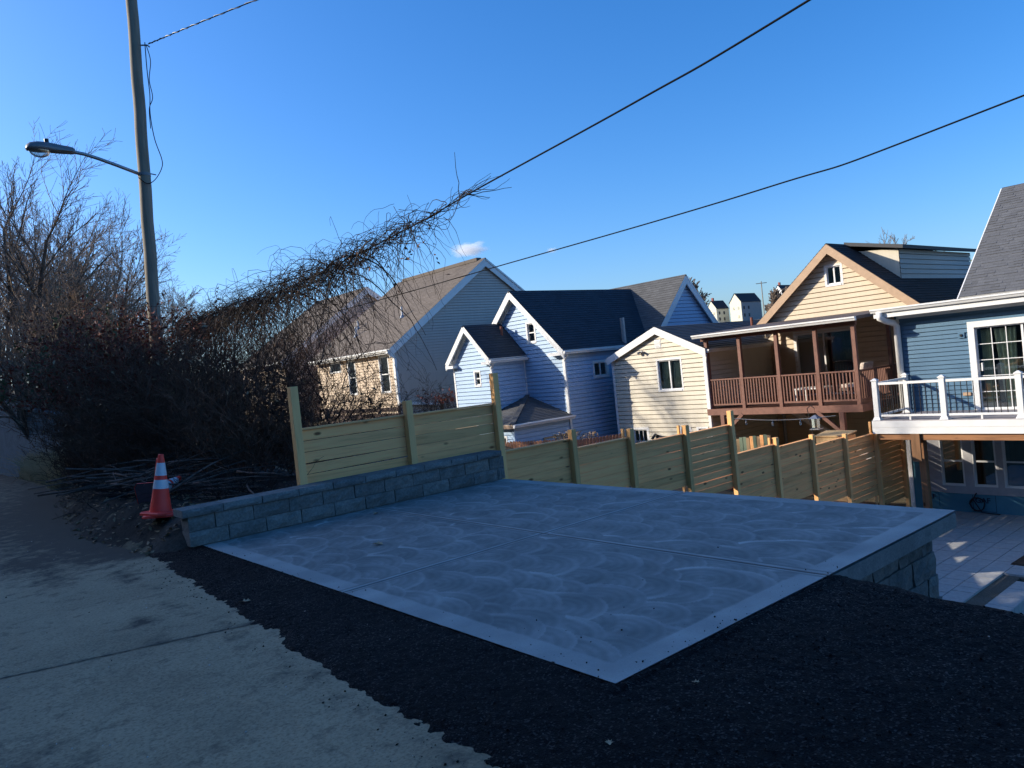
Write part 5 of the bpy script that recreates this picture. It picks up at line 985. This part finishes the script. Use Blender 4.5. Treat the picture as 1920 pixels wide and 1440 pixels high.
for i in range(900):                                # stems hanging down
    y = 7.0 + 8.8 * r.random() ** .62; mx = np.interp(y, [6.8, 7.6, 9.0, 10.5, 13, 16], [.25, .9, 1.5, 2.5, 2.6, 1.8]); L = mx * r.uniform(.2, 1.0); p = np.array([cabx(y) + r.normal(0, .15), y, cabz(y) + r.normal(0, .1)]); pts = [p]; a = r.uniform(0, 6.28); d = np.array([math.cos(a) * .7, math.sin(a) * .7, r.uniform(-.9, .25)])
    for j in range(14):
        d = d + r.normal(0, .20, 3) + np.array([0, 0, -.16]); d /= np.linalg.norm(d); q = pts[-1] + d * L / 12
        if q[1] < 9.5 and q[2] < 1.3: break
        pts.append(q)
    if len(pts) > 3: strand(pts, r.uniform(.0028, .006), .0016)
for i in range(120):                                # curling shoots standing off
    y = 7.8 + 8 * r.random(); p = np.array([cabx(y) + r.normal(0, .1), y, cabz(y) + r.uniform(0, .1)]); pts = [p]; d = np.array([r.normal(0, .5), r.normal(0, .6), r.uniform(.2, .8)]); L = r.uniform(.15, .5)
    for j in range(9): d = d + r.normal(0, .22, 3) + np.array([0, 0, -.13]); d /= np.linalg.norm(d); pts.append(pts[-1] + d * L / 9)
    strand(pts, .0032, .0013)
for (y, d, L) in ((6.75, (.0, .03, 1), .52), (6.6, (.55, -.7, .0), .55), (6.7, (.3, -.8, .38), .45), (6.62, (.6, -.6, -.2), .3)):
    p = np.array([cabx(y), y, cabz(y)]); d = np.array(d, float); strand([p + d * L * j / 6 + r.normal(0, .006, 3) for j in range(7)], .006, .003)
for i in range(34):                                 # a few thicker woody stems drooping in long arcs
    y = 8.3 + 6.5 * r.random() ** .8; L = np.interp(y, [8, 9.2, 10.5, 15], [.9, 1.6, 2.6, 2.4]) * r.uniform(.6, 1); p = np.array([cabx(y) + r.normal(0, .1), y, cabz(y)]); pts = [p]; a = r.uniform(0, 6.28); d = np.array([math.cos(a), math.sin(a), .1])
    for j in range(16):
        d = d + r.normal(0, .12, 3) + np.array([0, 0, -.15]); d /= np.linalg.norm(d); q = pts[-1] + d * L / 14
        if q[1] < 9.5 and q[2] < 1.4: break
        pts.append(q)
    if len(pts) > 4: strand(pts, r.uniform(.009, .014), .004)
np_obj('stems', *segs_mesh(S0, S1, RA, RB), M['vine'], vt)
g = Grow(78); g.rmin = .003
for i in range(7): y = 10.0 + i * .55; g.go((VX - .1, y, bz(5.1, y) - .1), (.02, -.05, 1), cabz(y) - .2, .022, 1, 3, 12, .12, .03, (1, 1.3, .8), .9, .3)
g.build('stem_trunks', 1, M['vine'], vt)
yy = 7.4 + 8 * r.random(240); L = np.stack([cabx(yy) + r.normal(0, .18, 240), yy, cabz(yy) - np.abs(r.normal(0, .35, 240))], 1); tag(np_obj('dead_leaves', *leaves_mesh(L, .035, r), M['dtwig'], vt), kind='stuff')

# ---------------------------------------------------------------- left wall and small things behind the fence
W = thing('concrete_wall', 'blue grey concrete wall with sloping cap at the far left', 'wall', (3.4, 26, 0)); a, b, c = Vector((2.6, 30.2, 2.5)), Vector((3.1, 27.5, 2.13)), Vector((4.15, 22.6, 1.36))
mb = MB(); cp = MB()
for p, q in ((a, b), (b, c)):
    s_ = Vector((.12, .03, 0)); mb.hexa([(p.x, p.y, -.2), (q.x, q.y, -.2), (q.x + .16, q.y, -.2), (p.x + .16, p.y, -.2), p, q, q + Vector((.16, 0, 0)), p + Vector((.16, 0, 0))]); cp.hexa([p - s_ * .4, q - s_ * .4, q + s_ * 1.8, p + s_ * 1.8, p - s_ * .4 + Vector((0, 0, .09)), q - s_ * .4 + Vector((0, 0, .09)), q + s_ * 1.8 + Vector((0, 0, .09)), p + s_ * 1.8 + Vector((0, 0, .09))])
mesh_obj('wall_face', mb, M['wallgrey'], W); mesh_obj('coping', cp, M['wallgrey'], W)
pk = thing('picket_fence', 'red brown picket fence with dog-eared tops before the blue house', 'fence', (17.2, 18.5, -2)); mbp = MB(); w, h = .052, 1.15
for sd in (-.009, .009): pass
prof = [(-w, 0), (w, 0), (w, h - .03), (w * .5, h), (-w * .5, h), (-w, h - .03)]
v = [(x, -.009, z) for x, z in prof] + [(x, .009, z) for x, z in prof]; f = [tuple(range(5, -1, -1)), tuple(range(6, 12))] + [(i, (i + 1) % 6, 6 + (i + 1) % 6, 6 + i) for i in range(6)]
me = bpy.data.meshes.new('picket'); me.from_pydata(v, [], f); me.materials.append(M['picket'])
for (p, q) in (((16.35, 21.2), (17.2, 18.2)), ((17.05, 17.5), (18.7, 17.0))):
    d = Vector((q[0] - p[0], q[1] - p[1], 0)); n = int(d.length / .118); an = math.atan2(d.y, d.x)
    for i in range(n + 1): inst('picket', me, pk, (p[0] + d.x * i / n, p[1] + d.y * i / n, -2.02 + RNG.uniform(-.012, .012)), (0, 0, an))
    for z in (-1.75, -1.15): mesh_obj('rail', MB().bar((p[0] + .03, p[1] + .03, z), (q[0] + .03, q[1] + .03, z), .03, .07), M['picket'], pk)
pf = thing('plank_fence', 'short fence of mixed green and tan planks under the porch', 'fence', (19, 12.3, -2.9))
for i in range(11): y = 11.72 + i * .112; mesh_obj('plank', MB().box(19.0 + (i % 2) * .01, 19.025 + (i % 2) * .01, y, y + .105, -2.8, -.93 - i * .012 - (.03 if i % 3 == 0 else 0)), M['plankg' if i % 3 == 1 or i == 8 else 'plankt' if i % 3 == 0 else 'board'], pf)
bx = thing('plywood_box', 'pale plywood box standing behind the fence below the porch', 'box', (19.2, 10, -2.6))
mesh_obj('box_side', MB().box(19.0, 19.03, 9.6, 10.38, -2.7, -1.0), M['plywood'], bx); mesh_obj('box_side', MB().box(19.03, 19.6, 9.6, 9.63, -2.7, -1.0), M['plywood'], bx); mesh_obj('box_side', MB().box(19.03, 19.6, 10.35, 10.38, -2.7, -1.0), M['plywood'], bx); mesh_obj('lid', MB().hexa([(18.97, 9.57, -1.0), (19.63, 9.57, -.94), (19.63, 10.41, -.94), (18.97, 10.41, -1.0), (18.97, 9.57, -.97), (19.63, 9.57, -.91), (19.63, 10.41, -.91), (18.97, 10.41, -.97)]), M['plywood'], bx)
hk = thing('feeder_pole', 'thin black hooked pole leaning beside the plywood box', 'pole', (18.5, 10.2, -2.6)); mesh_obj('rod', MB().tube([(18.5, 9.95, -2.6), (18.55, 10.28, -.35), (18.55, 10.30, -.2), (18.55, 10.2, -.12), (18.55, 10.1, -.2)], .012, 6), M['black'], hk)
fd = thing('bird_feeder', 'small glass bird feeder hanging from the hooked pole', 'bird feeder', (18.55, 10.1, -.62)); mesh_obj('seed_tube', MB().box(18.48, 18.62, 10.03, 10.17, -.72, -.46), M['glass'], fd); mesh_obj('feeder_roof', MB().hexa([(18.42, 9.97, -.46), (18.68, 9.97, -.46), (18.68, 10.23, -.46), (18.42, 10.23, -.46), (18.53, 10.08, -.37), (18.57, 10.08, -.37), (18.57, 10.12, -.37), (18.53, 10.12, -.37)]), M['galv'], fd); mesh_obj('tray', MB().box(18.43, 18.67, 9.98, 10.22, -.745, -.722), M['galv'], fd); mesh_obj('hanger', MB().tube([(18.55, 10.1, -.38), (18.55, 10.1, -.2)], .004, 4), M['black'], fd)
sl_ = thing('string_lights', 'string of clear bulbs slung under the brown porch', 'string lights', (20.6, 12.4, -.7)); pts = [(20.6, 14.2 - 3.6 * i / 20, -.62 - .10 * math.sin(math.pi * i / 20)) for i in range(21)]; mesh_obj('cord', MB().tube(pts, .008, 5), M['galv'], sl_)
for i in (4, 9, 14): p = pts[i]; mesh_obj('bulb', MB().tube([(p[0], p[1], p[2]), (p[0], p[1], p[2] - .06), (p[0], p[1], p[2] - .10), (p[0], p[1], p[2] - .16), (p[0], p[1], p[2] - .18)], [.012, .014, .035, .03, .008], 8), M['glass'], sl_, True)
ch = thing('patio_chair', 'cushioned patio chair behind the porch railing', 'chair', (22.4, 10.9, FL)); mesh_obj('seat', MB().box(22.1, 22.7, 10.55, 11.2, FL + .30, FL + .38), M['porch_dk'], ch)
bevel(mesh_obj('seat_cushion', MB().box(22.12, 22.68, 10.58, 11.17, FL + .381, FL + .50), M['cushion'], ch), .04, 3); bevel(mesh_obj('back_cushion', MB().hexa([(22.1, 10.48, FL + .5), (22.7, 10.48, FL + .5), (22.7, 10.62, FL + .5), (22.1, 10.62, FL + .5), (22.1, 10.36, FL + 1.1), (22.7, 10.36, FL + 1.1), (22.7, 10.5, FL + 1.1), (22.1, 10.5, FL + 1.1)]), M['cushion'], ch), .04, 3)
for (x, y) in ((22.13, 10.58), (22.67, 10.58), (22.13, 11.17), (22.67, 11.17)): mesh_obj('leg', MB().box(x - .02, x + .02, y - .02, y + .02, FL, FL + .30), M['porch_dk'], ch)
tb = thing('patio_table', 'low white patio table behind the porch railing', 'table', (22.3, 12.1, FL)); mesh_obj('table_top', MB().box(22.0, 22.7, 11.7, 12.6, FL + .40, FL + .44), M['white'], tb)
for (x, y) in ((22.05, 11.75), (22.65, 11.75), (22.05, 12.55), (22.65, 12.55)): mesh_obj('leg', MB().box(x - .025, x + .025, y - .025, y + .025, FL, FL + .40), M['white'], tb)
lf = thing('rail_fence', 'low dark brown rail fence in front of the grey house', 'fence', (16.2, 29, 0))
for y in (26.4, 28.0, 29.6, 31.2, 32.8): mesh_obj('post', MB().box(16.15, 16.25, y - .05, y + .05, -.6, .62), M['darkfence'], lf)
for z in (-.1, .14, .38): mesh_obj('rail', MB().box(16.1, 16.14, 26.3, 32.9, z, z + .17), M['darkfence'], lf)

# ---------------------------------------------------------------- far houses on the hill
def far_house(label, x, y, w, l, h, rh, wall, seed, chim=True, side=None):
    z = float(terrain(np.array(x), np.array(y))) - .5; t = thing('house', label, 'house', (x, y, z), 'houses on the far hill'); e = z + h; wm_ = M[wall]
    mesh_obj('wall', MB().poly([(x, y, z), (x, y + w, z), (x, y + w, e), (x, y + w / 2, e + rh), (x, y, e)]).quad((x + l, y, z), (x + l, y + w, z), (x + l, y + w, e), (x + l, y, e)).quad((x, y + w, z), (x + l, y + w, z), (x + l, y + w, e), (x, y + w, e)), wm_, t)
    mesh_obj('side_wall', MB().quad((x, y, z), (x + l, y, z), (x + l, y, e), (x, y, e)), M[side or wall], t)
    mesh_obj('roof', MB().quad((x - .3, y - .4, e - .35), (x + l, y - .4, e - .35), (x + l, y + w / 2, e + rh + .1), (x - .3, y + w / 2, e + rh + .1)).quad((x - .3, y + w + .4, e - .35), (x + l, y + w + .4, e - .35), (x + l, y + w / 2, e + rh + .1), (x - .3, y + w / 2, e + rh + .1)), M['dark_roof'], t)
    for (yy_, zz) in ((y + w * .2, z + h * .62), (y + w * .62, z + h * .62), (y + w * .2, z + h * .2)): mesh_obj('window', MB().box(x - .1, x, yy_, yy_ + .9, zz, zz + 1.5), M['glass_dk'], t)
    for i in range(2):
        for zz in (z + h * .25, z + h * .62): mesh_obj('window', MB().box(x + 2 + i * 4.5, x + 3.3 + i * 4.5, y - .1, y, zz, zz + 1.7), M['dark'], t)
    if chim: mesh_obj('chimney', MB().box(x + 1.5, x + 2.6, y + w / 2 - .5, y + w / 2 + .5, e + rh - .8, e + rh + 1.6), M['brick'], t)
far_house('pale yellow gabled house on the far hill, leftmost of the row', 365, 251, 6.4, 12, 9.2, 4.6, 'yellow', 1)
far_house('cream gabled house with grey side wall on the far hill', 368, 237, 7.2, 20, 11.2, 4.8, 'yellow', 2, False, 'farbeige')
far_house('small white gabled house with red chimney above the others on the hill', 404, 232, 6.5, 14, 15, 4.6, 'white', 3)
fp = thing('utility_pole', 'tiny utility pole with crossarm on the far hill skyline', 'pole', (372, 226, 15)); mesh_obj('pole_shaft', MB().tube([(372, 226, 14), (372, 226, 35)], .28, 6), M['pole'], fp); mesh_obj('crossarm', MB().bar((370.2, 228.2, 34), (373.8, 223.8, 34), .35, .35), M['pole'], fp)

# ---------------------------------------------------------------- a few loose leaves
def leaf(label, x, y, z, s, rot, mat='tanleaf'):
    pts = [(0, -.5), (.12, -.3), (.34, -.32), (.2, -.08), (.42, .08), (.16, .16), (.1, .4), (0, .56), (-.1, .4), (-.2, .14), (-.4, .12), (-.2, -.1), (-.3, -.32), (-.1, -.28)]; rr_ = random.Random(int(x * 100)); mb = MB(); c, d = math.cos(rot), math.sin(rot); P3 = [Vector((x + s * (a * c - b * d), y + s * (a * d + b * c), z + s * .16 * abs(a) * 2 + s * rr_.uniform(0, .14))) for a, b in pts]
    ct = Vector((x, y, z + .004))
    for i in range(len(P3)): mb.quad(ct, P3[i], P3[(i + 1) % len(P3)])
    tag(mesh_obj('fallen_leaf', mb, M[mat], None, loc=(x, y, z)), label, 'leaf', 'fallen leaves')
leaf('tan fallen leaf lying near the middle of the left pad panel', 3.72, 6.73, .004, .12, .6)
leaf('small fallen leaf on the pad near the block wall', 4.62, 8.32, .004, .09, 2.0)
leaf('tan fallen leaf on the asphalt strip left of the pad', 2.12, 6.05, -.012, .09, 1.1)
leaf('pale leaf scrap on the asphalt right of the near pad corner', 2.95, 2.35, -.012, .04, .4)
leaf('pale leaf scrap on the asphalt below the near pad corner', 2.25, 2.28, -.012, .045, 2.4)

# ---------------------------------------------------------------- small cloud over the grey roof
def cloud(label, c, size, seed):
    rr_ = random.Random(seed); mb = MB(); n = 16; m_ = 10
    for j in range(m_ + 1):
        ph = math.pi * j / m_ - math.pi / 2
        for q in range(n): a = 2 * math.pi * q / n; mb.v.append((c[0] + size[0] * math.cos(ph) * math.cos(a) * .654 - size[1] * math.cos(ph) * math.sin(a) * .756, c[1] + size[0] * math.cos(ph) * math.cos(a) * -.756 - size[1] * math.cos(ph) * math.sin(a) * .654, c[2] + size[2] * math.sin(ph)))
    for j in range(m_):
        for q in range(n): a0 = j * n + q; a1 = j * n + (q + 1) % n; mb.f.append((a0 + n, a1 + n, a1, a0)); mb.uv.append([(0, 0)] * 4)
    m = bpy.data.materials.new('cloud_vapour'); m.use_nodes = True; nt = m.node_tree; nt.nodes.remove(nt.nodes['Principled BSDF']); pv = nt.nodes.new('ShaderNodeVolumePrincipled'); pv.inputs['Color'].default_value = (1, 1, 1, 1); pv.inputs['Anisotropy'].default_value = .2
    tc = nt.nodes.new('ShaderNodeTexCoord'); nz_ = noise(nt, tc.outputs['Generated'], 3.2, 6, .6); gr_ = nt.nodes.new('ShaderNodeVectorMath'); gr_.operation = 'DISTANCE'; nt.links.new(tc.outputs['Generated'], gr_.inputs[0]); gr_.inputs[1].default_value = (.5, .5, .42)
    m1_ = nt.nodes.new('ShaderNodeMath'); m1_.operation = 'MULTIPLY_ADD'; nt.links.new(gr_.outputs['Value'], m1_.inputs[0]); m1_.inputs[1].default_value = -1.5; nt.links.new(nz_, m1_.inputs[2])
    mr = nt.nodes.new('ShaderNodeMapRange'); mr.inputs['From Min'].default_value = -.05; mr.inputs['From Max'].default_value = .35; mr.inputs['To Max'].default_value = .035; nt.links.new(m1_.outputs[0], mr.inputs[0]); nt.links.new(mr.outputs[0], pv.inputs['Density']); nt.links.new(pv.outputs[0], nt.nodes['Material Output'].inputs['Volume'])
    tag(mesh_obj('cloud', mb, m, None, loc=c), label, 'cloud', kind='stuff')
cloud('small white cloud just above the grey house roof', (1852, 2375, 492), (130, 60, 40), 1)
cloud('tiny wisp of cloud right of the grey house roof', (2098, 2167, 452), (42, 20, 15), 2)
